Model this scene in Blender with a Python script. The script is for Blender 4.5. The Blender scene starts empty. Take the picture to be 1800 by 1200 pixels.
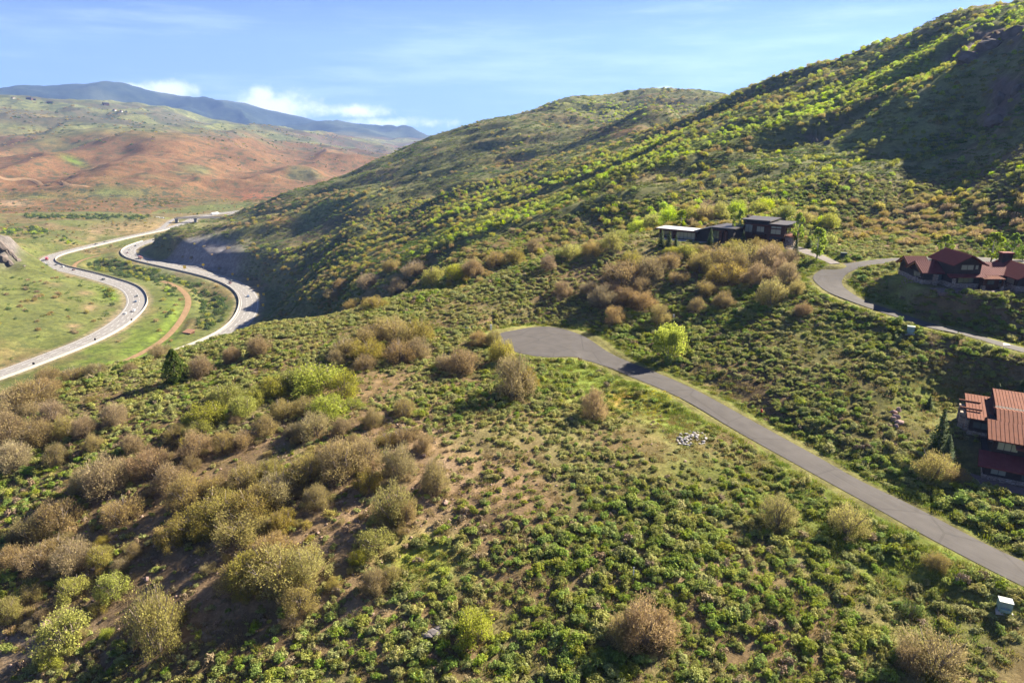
import bpy, bmesh, math, random
import numpy as np
from mathutils import Vector, Matrix

C = bpy.context.scene.collection
SC = bpy.context.scene
R = math.radians
rng = np.random.default_rng(7)
random.seed(7)

# ---------------------------------------------------------------- camera, light, exposure
CAMZ, PITCH, FPX = 150.0, R(17.1), 1200.0          # drone height over the valley floor, tilt, focal length in 1800-px units
SUN_EL, SUN_AZ = R(33.0), R(56.0)                  # azimuth clockwise from +Y (the view direction)
cam_d = bpy.data.cameras.new('camera'); cam = bpy.data.objects.new('camera', cam_d); C.objects.link(cam)
cam.location = (0, 0, CAMZ); cam.rotation_euler = (math.pi/2 - PITCH, 0, 0)
cam_d.sensor_width = 36; cam_d.lens = 36*FPX/1800; cam_d.clip_end = 60000; cam_d.clip_start = 1
SC.camera = cam
W = bpy.data.worlds.new('World'); SC.world = W; W.use_nodes = True
sun_d = bpy.data.lights.new('sun', 'SUN'); sun = bpy.data.objects.new('sun', sun_d); C.objects.link(sun)
sun_d.energy = 5.0; sun_d.angle = R(0.5); sun_d.color = (1, .89, .72)
sdir = Vector((math.sin(SUN_AZ)*math.cos(SUN_EL), math.cos(SUN_AZ)*math.cos(SUN_EL), math.sin(SUN_EL)))
sun.rotation_euler = sdir.to_track_quat('Z', 'Y').to_euler()
SC.cycles.use_denoising = True
SC.view_settings.view_transform = 'Standard'; SC.view_settings.look = 'None'
SC.view_settings.exposure = 2.35; SC.view_settings.gamma = 1

nt = W.node_tree; nt.nodes.clear()
def N(tree, typ, **kw):
    n = tree.nodes.new(typ)
    for k, v in kw.items(): setattr(n, k, v)
    return n
def world_nodes():
    """clear daylight sky with two cumulus banks over the range and thin high streaks, all by direction"""
    L = nt.links.new
    out = N(nt, 'ShaderNodeOutputWorld'); bg = N(nt, 'ShaderNodeBackground'); bg.inputs['Strength'].default_value = 0.0132
    sky = N(nt, 'ShaderNodeTexSky', sky_type='NISHITA'); sky.sun_disc = False
    sky.sun_elevation = SUN_EL; sky.sun_rotation = SUN_AZ; sky.altitude = 2000; sky.air_density = 1.0; sky.dust_density = 0.0; sky.ozone_density = 3.0
    tc = N(nt, 'ShaderNodeTexCoord'); sx = N(nt, 'ShaderNodeSeparateXYZ'); L(tc.outputs['Generated'], sx.inputs[0])
    def M(op, *a):
        n = N(nt, 'ShaderNodeMath', operation=op)
        for k, v in enumerate(a):
            if hasattr(v, 'links'): L(v, n.inputs[k])
            else: n.inputs[k].default_value = v
        return n.outputs[0]
    az, el = M('ARCTAN2', sx.outputs[0], sx.outputs[1]), M('ARCSINE', sx.outputs[2])
    def nz(sc, det, rgh, sq):
        mp = N(nt, 'ShaderNodeMapping'); mp.inputs['Scale'].default_value = (1, 1, sq); L(tc.outputs['Generated'], mp.inputs[0])
        n = N(nt, 'ShaderNodeTexNoise'); n.inputs['Scale'].default_value = sc; n.inputs['Detail'].default_value = det; n.inputs['Roughness'].default_value = rgh; L(mp.outputs[0], n.inputs['Vector']); return n.outputs['Fac']
    def rng_(v, a, b, c=0, d=1):
        n = N(nt, 'ShaderNodeMapRange', interpolation_type='SMOOTHSTEP'); L(v, n.inputs[0])
        for k, x in enumerate((a, b, c, d)): n.inputs[k+1].default_value = x
        return n.outputs[0]
    def bank(a0, e0, wa, we):                       # soft ellipse in azimuth and elevation
        return M('SUBTRACT', 1, M('SQRT', M('ADD', M('POWER', M('DIVIDE', M('SUBTRACT', az, a0), wa), 2), M('POWER', M('DIVIDE', M('SUBTRACT', el, e0), we), 2))))
    puff = M('ADD', M('MULTIPLY', M('SUBTRACT', nz(22, 8, .62, 1.4), .5), 3.0), M('MULTIPLY', M('SUBTRACT', nz(80, 6, .65, 1.1), .5), 1.6))
    cum = None
    for a0, e0, wa, we, gain in CLOUDS:
        b = M('MULTIPLY', bank(a0, e0, wa, we), gain); cum = b if cum is None else M('MAXIMUM', cum, b)
    dens = rng_(M('ADD', cum, M('MULTIPLY', puff, .55)), .04, .95)
    streak = M('MULTIPLY', rng_(nz(2.2, 7, .62, 9), .47, .70), rng_(el, -.02, .10, .50, .46))
    veil = rng_(el, -.02, .26, .55, 0.0)
    tint = mixc_(nt, 1.0, sky.outputs[0], (.32, .64, 1.50), 'MULTIPLY')
    c = mixc_(nt, veil, tint, (8.0, 11.6, 17.0))
    c = mixc_(nt, streak, c, (13.5, 16.5, 20.0))
    c = mixc_(nt, dens, c, (21, 21.6, 22.6))
    L(c, bg.inputs[0]); L(bg.outputs[0], out.inputs[0])
def mixc_(t, fac, a, b, mode='MIX'):
    m = N(t, 'ShaderNodeMix', data_type='RGBA', blend_type=mode)
    for s, v in ((0, fac), (6, a), (7, b)):
        if hasattr(v, 'links'): t.links.new(v, m.inputs[s])
        else: m.inputs[s].default_value = v if s == 0 else (*v, 1)
    return m.outputs[2]
# (azimuth, elevation, half widths in radians, gain) of the cumulus banks
CLOUDS = ((R(-25.6), R(2.8), .050, .016, 1.15), (R(-27.4), R(2.9), .028, .010, 1.0), (R(-18.0), R(1.7), .066, .026, 1.25), (R(-18.8), R(2.5), .026, .017, 1.1), (R(-12.5), R(1.5), .070, .012, 1.0), (R(-10), R(0.6), .13, .010, .7), (R(11.9), R(3.1), .018, .005, 1.0))
world_nodes()
HAZE = 0.00005

# ---------------------------------------------------------------- projection helpers (pixels of the 1800 x 1200 photograph)
sp, cp = math.sin(PITCH), math.cos(PITCH)
def ray(u, v):
    ux, vy = (np.asarray(u, float)-900)/FPX, (np.asarray(v, float)-600)/FPX
    down = sp + vy*cp; fwd = cp - vy*sp
    hz = np.hypot(ux, fwd)
    return np.arctan2(ux, fwd), down/hz            # azimuth, tangent of the depression
def pix(x, y, z):
    x, y, z = (np.asarray(a, float) for a in (x, y, z))
    zz = z - CAMZ
    d = y*cp - zz*sp; up = zz*cp + y*sp
    d = np.where(d < .1, .1, d)
    return 900 + FPX*x/d, 600 - FPX*up/d, d

# ---------------------------------------------------------------- noise
def _hash(ix, iy, s):
    h = (ix*374761393 + iy*668265263 + s*1442695041) & 0xffffffff
    h = ((h ^ (h >> 13))*1274126177) & 0xffffffff
    return ((h ^ (h >> 16)) & 0xffff)/65535.0
def vnoise(x, y, s=0):
    ix, iy = np.floor(x).astype(np.int64), np.floor(y).astype(np.int64)
    fx, fy = x-ix, y-iy
    fx = fx*fx*fx*(fx*(fx*6-15)+10); fy = fy*fy*fy*(fy*(fy*6-15)+10)
    a, b, c, d = _hash(ix, iy, s), _hash(ix+1, iy, s), _hash(ix, iy+1, s), _hash(ix+1, iy+1, s)
    return (a*(1-fx)+b*fx)*(1-fy)+(c*(1-fx)+d*fx)*fy
def fbm(x, y, oct=4, s=0, gain=.5):
    t, a, n = 0, 1, 0
    for k in range(oct):
        t = t + a*(vnoise(x*2**k+17.3*k, y*2**k-9.1*k, s+k)-.5); n += a; a *= gain
    return t/n*2
def sst(a, b, x):
    t = np.clip((x-a)/(b-a), 0, 1); return t*t*(3-2*t)

# ---------------------------------------------------------------- terrain: feature points read off the hills, unseen ones set by hand, interpolated in (azimuth, ln range)
CP = []
def h_(*pts):                                      # (u, v, metres below the camera)
    for u, v, h in pts:
        th, t = ray(u, v); CP.append((float(th), h/float(t), float(t)))
def r_(*pts):                                      # (u, v, range)
    for u, v, r in pts:
        th, t = ray(u, v); CP.append((float(th), r, float(t)))
def w_(*pts):                                      # (azimuth in degrees, range, metres below the camera)
    for a, r, h in pts: CP.append((R(a), r, h/r))
# near hill
for a, dh in ((-62, 12), (-45, 8), (-30, 4), (-15, 2), (0, 1), (15, 0), (30, -1), (45, -3), (62, -8)):
    w_((a, 12, 72+dh*.4), (a, 30, 70+dh*.8), (a, 55, 66+dh))
h_((0,1200,75),(300,1200,71),(600,1200,68),(900,1200,66.5),(1200,1200,65),(1500,1200,63.5),(1800,1200,62))
h_((0,1000,71),(300,1000,66.5),(600,1000,63.5),(900,1000,62),(1200,1000,61),(1500,1000,60.5),(1800,1008,59))
h_((0,850,68),(300,850,63),(600,850,60),(900,850,58.5),(1200,850,58),(1450,826,57.5),(1600,800,55.5),(1800,850,56))
h_((0,740,66),(300,740,60.5),(600,740,57.5),(900,740,56.2),(1100,740,56.5),(1290,735,56.5),(1500,740,54),(1650,740,52.5),(1800,700,50))
h_((340,650,60),(600,640,55.5),(870,600,54),(960,575,54),(960,625,54),(1040,610,54.2),(1107,648,55),(1300,640,52),(1500,640,48.5),(1700,640,46))
h_((0,690,69),(200,640,66.5),(340,608,62.5),(460,572,58.5),(587,553,56),(663,532,54),(747,515,51),(880,483,46),(963,443,40.5),(1050,425,38.5),(1150,408,36))
h_((750,560,53),(900,540,50.5),(1000,520,48.5),(1000,480,44),(1150,520,47),(1150,450,38.5),(1300,520,44.5),(1300,460,39.5),(1250,425,36),(1370,428,36.5),(1400,520,42))
h_((1440,485,39),(1590,457,35.5),(1490,462,36.5),(1575,555,42),(1800,612,44.5),(1660,505,37),(1780,510,36),(1550,500,39.3),(1720,560,41),(1720,590,44),(1800,462,33.5),(1700,460,35))
# beyond the near crest: drop to the valley (hidden)
w_((-50,330,125),(-38,300,118),(-30,300,112),(-24,300,105),(-20,310,100),(-17,300,90),(-13,275,80),(-9,262,72),(-5,255,62),(0,258,54),(5,275,50),(9,283,44),
   (-50,250,85),(-38,420,150),(-30,430,150),(-25,430,145),(-21,440,137),(-17,420,118))
# valley floor
for u, v in ((0,668),(0,650),(160,597),(120,625),(240,532),(300,540),(229,507),(197,497),(112,473),(80,457),(165,431),(229,416),(280,405),(320,395),(300,470),(400,560),
             (416,500),(440,521),(437,548),(384,596),(344,600),(320,473),(267,461),(229,453),(212,443),(235,432),(363,377),(424,371),(290,520),(200,620),(340,560),(373,485),(355,398)):
    h_((u, v, 150))
h_((330,520,153),(300,500,153))
w_((-50,520,150),(-50,700,148))
# left hillside
r_((0,630,560),(0,560,650),(0,480,800),(0,428,860),(60,480,800),(100,520,720),(140,530,715),(0,400,1250),(0,380,1400),(0,345,1700),(0,290,2300),(0,235,3000),(0,190,3900),(0,175,4300),(-250,560,640),(-250,430,820),(-250,290,2200),(-250,175,4300))
r_((100,430,1080),(100,390,1300),(200,402,1250),(200,378,1400),(250,388,1330),(100,360,1550),(200,350,1620),(200,300,1900),(200,250,2300),(200,222,2900),(200,195,3900),(200,182,4600))
r_((300,372,1500),(300,340,1700),(300,290,2000),(300,243,2400),(300,228,2900),(300,205,4000),(300,192,4700),(400,345,1700),(400,300,2000),(400,252,2400),(400,240,3000),(400,214,4500))
r_((500,300,1950),(500,263,2400),(500,245,3200),(500,225,4600),(640,290,2300),(640,268,3200),(640,246,4700),(720,262,4700))
# blue range
BL = ((-300,170),(0,164),(60,152),(110,158),(150,148),(200,149),(240,157),(300,164),(345,175),(380,175),(440,185),(500,197),(560,210),(620,218),(680,230),(750,243),(820,252))
for u, v in BL:
    th, t = ray(u, v); r_((u, v, 9000)); w_((math.degrees(th), 6300, -40 if u < 300 else 60), (math.degrees(th), 11500, 100))
# promontory and second hill
r_((264,423,1030),(300,409,985),(360,397,985),(430,372,1050),(500,342,1060),(560,325,1080),(650,290,1120),(760,243,1150),(860,215,1180),(960,193,1250),(1000,174,1400),(1120,161,1500),(1250,165,1500))
w_((-27,1180,148),(-23,1250,146),(-19,1330,142),(-16,1400,140),(-12,1500,135),(-7,1600,120),(-2,1650,90),(3,1750,60),(10,1900,20),(16,1900,20))
r_((262,436,990),(285,455,915),(310,466,880),(300,425,940),(345,425,910),(375,412,910),(410,440,830),(420,478,765),(365,478,828),(440,490,735),(450,505,680))
r_((450,420,850),(550,400,820),(700,330,850),(800,290,900),(500,440,760),(480,475,730),(550,455,700),(600,350,850),(640,320,960),(900,290,850),(900,250,960),(1000,255,900),(1000,210,1150),(1100,225,1050),(1100,190,1300),(1200,190,1200),(1200,215,900))
# main mountain: crest, spur, face, foot
r_((1300,153,720),(1400,128,690),(1500,98,670),(1600,62,660),(1700,27,620),(1800,8,580))
w_((14,900,20),(20,900,0),(26,900,-20),(32,900,-30),(38,900,-30),(43,600,-118),(50,600,-140),(60,560,-150),(43,420,-58),(50,420,-80),(60,430,-100),(44,350,-20),(44,290,0),(50,300,-15),(60,320,-40),(44,262,14),(50,250,10),(60,240,10),(46,220,41),(60,180,40),(60,900,-150),(48,1000,-120))  # right of the view the unseen slope's heights are tuned for its cast shade
r_((1800,45,455),(1650,110,470),(1500,170,475),(1400,205,465),(1300,237,445),(1200,270,420),(1100,303,400),(1000,350,380),(900,385,370),(800,412,380),(700,465,392),(610,520,415),(540,540,470),(480,530,630),(468,521,668))
r_((1000,440,295),(1100,400,310),(1200,370,305),(1300,370,300),(1500,400,285),(1500,330,320),(1500,250,395),(1300,300,365),(1200,330,355),(1700,400,275),(1700,300,334),(1700,200,408),(1600,140,440),(1700,110,438),(1800,440,248),(1800,345,286),(1800,270,322),(1800,200,362),(1800,110,408))
r_((900,450,290),(900,420,325),(800,490,275),(800,450,325),(700,512,325),(700,490,358),(620,540,365),(1000,400,320),(1100,350,340))
# shallow valley behind the spur, then the second stripe
r_((1200,235,560),(1100,275,540),(1000,310,530),(900,348,520),(800,375,520),(700,425,520),(600,455,545),(520,500,640),(1350,190,560),(1500,140,560))
w_((-8,445,74),(-3,440,57),(2,450,46),(7,470,35))
r_((900,325,620),(800,345,640),(700,390,640),(600,420,650),(1000,285,640),(1100,250,680),(1200,212,720),(520,470,700))
CP = np.array(CP)
TH0, TH1, LR0, LR1 = R(-62), R(62), math.log(12), math.log(13500)
def kern(d2): return .5*d2*np.log(d2+1e-12)
SX = 1.9                                            # azimuth radians against ln range
def tps():
    P = np.stack([CP[:, 0]*SX, np.log(CP[:, 1])], 1); f = CP[:, 2].copy()
    # fit f relative to a plain 62 m below the camera so that close range behaves
    base = lambda lr: 60/np.exp(lr)*np.exp(-(np.exp(lr)/400)**2)
    n = len(P); K = kern(((P[:, None]-P[None])**2).sum(-1)) + np.eye(n)*2e-4
    Q = np.c_[np.ones(n), P]; A = np.zeros((n+3, n+3)); A[:n, :n] = K; A[:n, n:] = Q; A[n:, :n] = Q.T
    sol = np.linalg.solve(A, np.r_[f-base(P[:, 1]), 0, 0, 0])
    th = np.linspace(TH0, TH1, 330); lr = np.linspace(LR0, LR1, 420)
    G = np.empty((len(th), len(lr)))
    for i, a in enumerate(th):
        d2 = (a*SX-P[None, :, 0])**2 + (lr[:, None]-P[None, :, 1])**2
        G[i] = kern(d2)@sol[:n] + sol[n]+sol[n+1]*a*SX+sol[n+2]*lr + base(lr)
    return G
G0 = tps()
def bil(G, th, lr, t0, t1, l0, l1):
    a = np.clip((th-t0)/(t1-t0), 0, .999999)*(G.shape[0]-1); b = np.clip((lr-l0)/(l1-l0), 0, .999999)*(G.shape[1]-1)
    i, j = a.astype(int), b.astype(int); a -= i; b -= j
    return (G[i, j]*(1-a)+G[i+1, j]*a)*(1-b)+(G[i, j+1]*(1-a)+G[i+1, j+1]*a)*b
def base_z(x, y):
    r = np.hypot(x, y)+1e-6
    return CAMZ - r*bil(G0, np.arctan2(x, y), np.log(r), TH0, TH1, LR0, LR1)
_lr = np.linspace(math.log(40), LR1, 5000)
def hit(u, v, rmin=0, fn=None):                     # first point of the ground along a pixel's ray
    th, t = ray(u, v); th = float(th); t = float(t)
    ok = np.exp(_lr) > rmin
    if fn is None: T = bil(G0, np.full_like(_lr, th), _lr, TH0, TH1, LR0, LR1)
    else:
        rr = np.exp(_lr); T = (CAMZ-fn(rr*math.sin(th), rr*math.cos(th)))/rr
    k = np.nonzero((T <= t) & ok)[0]
    r = math.exp(_lr[k[0]]) if len(k) else 12000
    return np.array([r*math.sin(th), r*math.cos(th), CAMZ-t*r])

# ---------------------------------------------------------------- roads (read as pixels, laid on the ground)
def catmull(P, step):
    P = np.asarray(P, float); out = []
    E = np.vstack([2*P[0]-P[1], P, 2*P[-1]-P[-2]])
    for i in range(len(P)-1):
        a, b, c, d = E[i:i+4]; n = max(2, int(np.linalg.norm(c-b)/step)); t = np.linspace(0, 1, n, endpoint=False)[:, None]
        out.append(.5*(2*b+(c-a)*t+(2*a-5*b+4*c-d)*t*t+(3*b-a-3*c+d)*t**3))
    return np.vstack(out+[P[-1:]])
def resample(P, n):
    d = np.r_[0, np.cumsum(np.linalg.norm(np.diff(P, axis=0), axis=1))]; t = np.linspace(0, d[-1], n)
    return np.stack([np.interp(t, d, P[:, k]) for k in range(P.shape[1])], 1)
def smooth(P, n):
    for _ in range(n): P[1:-1] = .25*P[:-2]+.5*P[1:-1]+.25*P[2:]
    return P
def edge_road(up, lo, n):
    A = np.array([hit(u, v) for u, v in up]); B = np.array([hit(u, v) for u, v in lo])
    A, B = resample(catmull(A, 1.5), n), resample(catmull(B, 1.5), n)
    z = smooth(((A[:, 2]+B[:, 2])/2).copy(), 30); A[:, 2] = z; B[:, 2] = z
    return smooth(A, 4), smooth(B, 4)
def plane_pt(u, v, h):
    th, t = ray(u, v); r = h/float(t); return np.array([r*math.sin(th), r*math.cos(th), CAMZ-h])
def centre_road(px, half, h=150., step=6, rs=14):
    P = catmull(np.array([plane_pt(u, v, h) if h else hit(u, v) for u, v in px]), step)
    P = smooth(resample(P, max(8, int(np.linalg.norm(np.diff(P, axis=0), axis=1).sum()/step))), rs)
    T = np.gradient(P[:, :2], axis=0); T /= np.linalg.norm(T, axis=1)[:, None]; Nn = np.stack([-T[:, 1], T[:, 0]], 1)
    A, B = P.copy(), P.copy(); A[:, :2] += Nn*half; B[:, :2] -= Nn*half
    return A, B
UP1 = ((871,592),(873,586),(884,580),(907,576),(928,573),(965,573),(989,576.5),(1013,583),(1032,592),(1048,604),(1067,617),(1088,627.5),(1107,635),(1200,671),(1300,724),(1440,799.5),(1510,840),(1603,884),(1733,951.6),(1799,981),(1960,1052))
LO1 = ((871,592),(873,598),(883,606),(896,615),(907,621),(928,625.5),(960,628.5),(1000,629.5),(1027,633),(1053,641),(1080,650),(1107,663),(1200,703),(1300,764),(1440,841.6),(1550,902),(1623,944),(1759,1016),(1799,1036),(1960,1116))
def subpaths(up, lo):                                # the turnaround and the straight road are matched station by station
    A1, B1 = edge_road(up[:13], lo[:12], 60); A2, B2 = edge_road(up[12:], lo[11:], 90)
    A, B = np.vstack([A1, A2[1:]]), np.vstack([B1, B2[1:]])
    z = smooth(((A[:, 2]+B[:, 2])/2).copy(), 40); A[:, 2] = z; B[:, 2] = z
    return A, B
lower_road = subpaths(UP1, LO1)
UP2 = ((1860,457),(1700,452),(1597,452),(1550,454),(1500,459),(1465,465),(1442,475),(1429,487),(1432,497),(1452,514),(1482,527),(1520,542),(1575,560),(1625,577),(1700,596),(1800,624),(1960,668))
LO2 = ((1860,466),(1700,461),(1592,461),(1550,465),(1512,471),(1490,480),(1480,490),(1482,500),(1500,515),(1525,529),(1562,540),(1600,552),(1637,562),(1700,581),(1800,605),(1960,645))
upper_road = edge_road(UP2, LO2, 150)
drive = edge_road(((1386,428),(1410,434),(1432,441),(1455,451),(1478,462)), ((1372,436),(1400,444),(1425,451),(1445,459),(1460,466)), 24)
HW1 = ((-160,713),(-80,686),(0,659),(80,628.5),(160,597),(213,566),(238,540),(241,525),(229,507),(197,495),(149,481.5),(112,473),(90,466),(80,459),(88,451.5),(107,445),(165,431),(229,416),(285,404),(320,394),(344,384),(375,377.5),(427,371.5),(480,366))
HW2 = ((470,364),(424,373),(398,381),(380,390),(356,401),(325,410),(290,417),(262,424),(238,432),(227,439),(226,446),(240,454),(267,461),(320,472.5),(373,485),(416,501),(437,521),(437,546),(418,574),(384,596),(344,611),(290,635))
RAMP = ((270,408),(286,400),(295,392),(304,386),(318,382),(340,379.5),(375,375.6),(424,370))
left_hw, right_hw, ramp = centre_road(HW1, 8.5), centre_road(HW2, 8.6), centre_road(RAMP, 4.2)
TRACK = ((170,655),(206,641),(240,625),(285,600),(318,563),(332,532),(325,514),(305,500),(285,494))
TRACK2 = ((176,449),(150,454),(134,462),(128,470),(150,480),(200,488))
track, track2 = centre_road(TRACK, 2.6, 151.), centre_road(TRACK2, 2.2, 150.6)
# (edges, flat margin, fade, how far the ground lies under the road)
ROADS = [(lower_road, 1.4, 7, .05), (upper_road, 1.2, 6, .07), (drive, .6, 4, .06), (left_hw, 4, 30, .12), (right_hw, 4, 26, .12), (ramp, 3, 16, .12), (track, 1.5, 8, .10), (track2, 1.5, 8, .1)]

def near_line(x, y, A, B, chunk=60000):             # signed-ish distance to a ribbon (0 inside) and the ribbon's height
    Cn = (A+B)/2; hw = np.linalg.norm((A-B)[:, :2], axis=1)/2
    D = np.full(x.shape, 1e9); Z = np.zeros(x.shape)
    for s in range(0, len(x), chunk):
        X, Y = x[s:s+chunk], y[s:s+chunk]; best = np.full(X.shape, 1e9); zz = np.zeros(X.shape)
        for i in range(len(Cn)-1):
            p, q = Cn[i], Cn[i+1]; e = q-p; L2 = e[0]**2+e[1]**2+1e-9
            t = np.clip(((X-p[0])*e[0]+(Y-p[1])*e[1])/L2, 0, 1)
            d = np.hypot(X-p[0]-t*e[0], Y-p[1]-t*e[1]) - (hw[i]*(1-t)+hw[i+1]*t)
            m = d < best; best = np.where(m, d, best); zz = np.where(m, p[2]+t*e[2], zz)
        D[s:s+chunk] = best; Z[s:s+chunk] = zz
    return D, Z

# ---------------------------------------------------------------- terrain grid
THA = np.concatenate([np.linspace(R(-100), R(-62), 10, endpoint=False), np.linspace(R(-62), R(-39), 60, endpoint=False), np.linspace(R(-39), R(39.5), 800, endpoint=False), np.linspace(R(39.5), R(62), 60, endpoint=False), np.linspace(R(62), R(100), 10)])
RA = np.concatenate([np.linspace(12, 62, 26, endpoint=False), np.exp(np.linspace(math.log(62), math.log(2600), 640, endpoint=False)), np.exp(np.linspace(math.log(2600), math.log(13400), 170))])
TT, RR = np.meshgrid(THA, RA, indexing='ij')
GX, GY = RR*np.sin(TT), RR*np.cos(TT)
GZ = CAMZ - RR*bil(G0, TT, np.log(RR), TH0, TH1, LR0, LR1)
def ridged(x, y, s): return 1-np.abs(fbm(x, y, 3, s))*2.2
def relief(x, y, r, z):
    n = .35*fbm(x/9, y/9, 3, 1)+1.1*fbm(x/38, y/38, 3, 5)*sst(60, 120, r)
    hill = sst(250, 420, r)*(1-sst(1700, 2300, r))*sst(8, 40, z)
    a = R(6); xr, yr = x*math.cos(a)+y*math.sin(a), -x*math.sin(a)+y*math.cos(a)
    n = n + hill*(11.0*(ridged(xr/230, yr/62, 11)-.6)+2.2*fbm(x/42, y/42, 3, 14))
    red = sst(1450, 1900, r)*(1-sst(6000, 7000, r))*sst(2, 25, z)
    n = n + red*(22*fbm(x/420, y/300, 4, 21)+24*(ridged(x/260, y/520, 25)-.6))
    blue = sst(6300, 7600, r)
    n = n + blue*((240*(ridged(x/1300, y/2200, 31)-.75) + 80*fbm(x/500, y/500, 4, 35))*sst(13000, 8600, r)*(1-.88*sst(7900, 8900, r)*sst(10500, 9100, r)) + 16*fbm(x/260, y/260, 4, 36))
    return n
GZ = GZ + relief(GX, GY, RR, GZ)
# rock outcrops and cut cliffs are steeper and rougher
def blob(u, v, su, sv, pu, pv): return np.exp(-((pu-u)/su)**2-((pv-v)/sv)**2)
PU, PV, _ = pix(GX, GY, GZ)
crag = (blob(1750,68,55,20,PU,PV)+blob(1692,98,36,13,PU,PV)+blob(1765,165,28,28,PU,PV)+blob(1748,210,20,14,PU,PV)+blob(1430,240,22,9,PU,PV)*.6)*((RR > 260) & (RR < 640))
cliff = blob(352,446,70,29,PU,PV)*((RR > 740) & (RR < 930))
knoll = blob(8,437,26,26,PU,PV)*((RR > 600) & (RR < 900))
crag, cliff, knoll = np.clip(crag, 0, 1), np.clip(cliff, 0, 1), np.clip(knoll*1.3, 0, 1)
GZ += crag*9*(ridged(GX/26, GY/40, 41)-.45) + crag*3*fbm(GX/7, GY/7, 3, 44) + cliff*1*fbm(GX/14, GY/30, 4, 47) + knoll*(9*(ridged(GX/22, GY/50, 51)-.35)+5)
# level ground under the houses: anchor, turn, and for each pad its place in the house's own axes, radius, fade
HOUSES = {'dark': (plane_pt(1189, 426, 36.5), R(-38), ((-4, 9, 9, 8, 0), (9, 14, 12, 9, 0), (24, 20, 11, 9, 0))),
          'maroon': (plane_pt(1611, 499, 36.5), R(-3), ((5, 2, 11, 6, 0), (16, 0, 12, 6, 0))),
          'copper': (plane_pt(1726, 841, 56.5), R(-30), ((5, 4, 9, 7, 0), (6, 12, 7, 6, 1.2), (3, 20, 9, 11, 2.7)))}
HOUSE_XY = []
for p, a, pads in HOUSES.values():
    for cx, cy, rad, f, dz in pads:
        X, Y = p[0]+cx*math.cos(a)-cy*math.sin(a), p[1]+cx*math.sin(a)+cy*math.cos(a); HOUSE_XY.append((X, Y, rad))
        w = 1-sst(rad, rad+f, np.hypot(GX-X, GY-Y)); GZ = GZ*(1-w)+(p[2]+dz)*w
ROADW = np.full(GZ.shape, 1e9)
HWD = np.full(GZ.shape, 1e9)
for (A, B), marg, fade, drop in ROADS:
    lo = np.minimum(A, B).min(0)-fade-marg-20; hi = np.maximum(A, B).max(0)+fade+marg+20
    m = (GX > lo[0]) & (GX < hi[0]) & (GY > lo[1]) & (GY < hi[1])
    D, Z = near_line(GX[m], GY[m], A, B)
    w = 1-sst(marg, marg+fade, D)
    GZ[m] = GZ[m]*(1-w)+(Z-drop)*w
    GZ[m] -= .3*sst(1.1, 2.2, -D)                      # hollowed out under the paving itself
    ROADW[m] = np.minimum(ROADW[m], D)
    if A is left_hw[0] or A is right_hw[0] or A is ramp[0]: HWD[m] = np.minimum(HWD[m], D)
_ti, _ri = np.arange(len(THA)), np.arange(len(RA))
def ground(x, y):                                    # height of the finished ground
    x, y = np.asarray(x, float), np.asarray(y, float); r = np.hypot(x, y)
    a = np.interp(np.arctan2(x, y), THA, _ti); b = np.interp(r, RA, _ri)
    i, j = np.minimum(a.astype(int), len(THA)-2), np.minimum(b.astype(int), len(RA)-2); a = a-i; b = b-j
    return (GZ[i, j]*(1-a)+GZ[i+1, j]*a)*(1-b)+(GZ[i, j+1]*(1-a)+GZ[i+1, j+1]*a)*b
def grid_at(F, x, y):
    i = np.rint(np.interp(np.arctan2(x, y), THA, _ti)).astype(int); j = np.rint(np.interp(np.hypot(x, y), RA, _ri)).astype(int)
    return F[i, j]
def on_ground(u, v, rmin=0): return hit(u, v, rmin, ground)
# what of the ground the camera sees (used to leave out what the photograph shows nothing of)
TG = (CAMZ-GZ)/RR
RUN = np.minimum.accumulate(TG, axis=1)
SEEN = TG <= RUN+0.012
# the bright spur crest down the mountain
STRIPE = ((540,545),(610,522),(700,468),(800,414),(900,386),(1000,351),(1100,304),(1200,270),(1300,237),(1400,205),(1500,170),(1650,110),(1800,45))

# ---------------------------------------------------------------- materials
def mat(name, rough=.9, spec=.2):
    m = bpy.data.materials.new(name); m.use_nodes = True
    b = m.node_tree.nodes['Principled BSDF']; b.inputs['Roughness'].default_value = rough; b.inputs['Specular IOR Level'].default_value = spec
    return m, m.node_tree, b
def ramp_node(t, stops):
    r = N(t, 'ShaderNodeValToRGB'); e = r.color_ramp.elements
    while len(e) < len(stops): e.new(.5)
    for k, (p, c) in enumerate(stops): e[k].position = p; e[k].color = (*c, 1)
    return r
def noise_node(t, scale, detail=4, rough=.55, vec=None, typ='ShaderNodeTexNoise'):
    n = N(t, typ); n.inputs['Scale'].default_value = scale
    if 'Detail' in n.inputs: n.inputs['Detail'].default_value = detail; n.inputs['Roughness'].default_value = rough
    if vec is not None: t.links.new(vec, n.inputs['Vector'])
    return n
def mixc(t, fac, a, b, mode='MIX'):
    m = N(t, 'ShaderNodeMix', data_type='RGBA', blend_type=mode)
    for s, v in ((0, fac), (6, a), (7, b)):
        if hasattr(v, 'links'): t.links.new(v, m.inputs[s])
        else: m.inputs[s].default_value = v if s == 0 else (*v, 1)
    return m.outputs[2]
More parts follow.
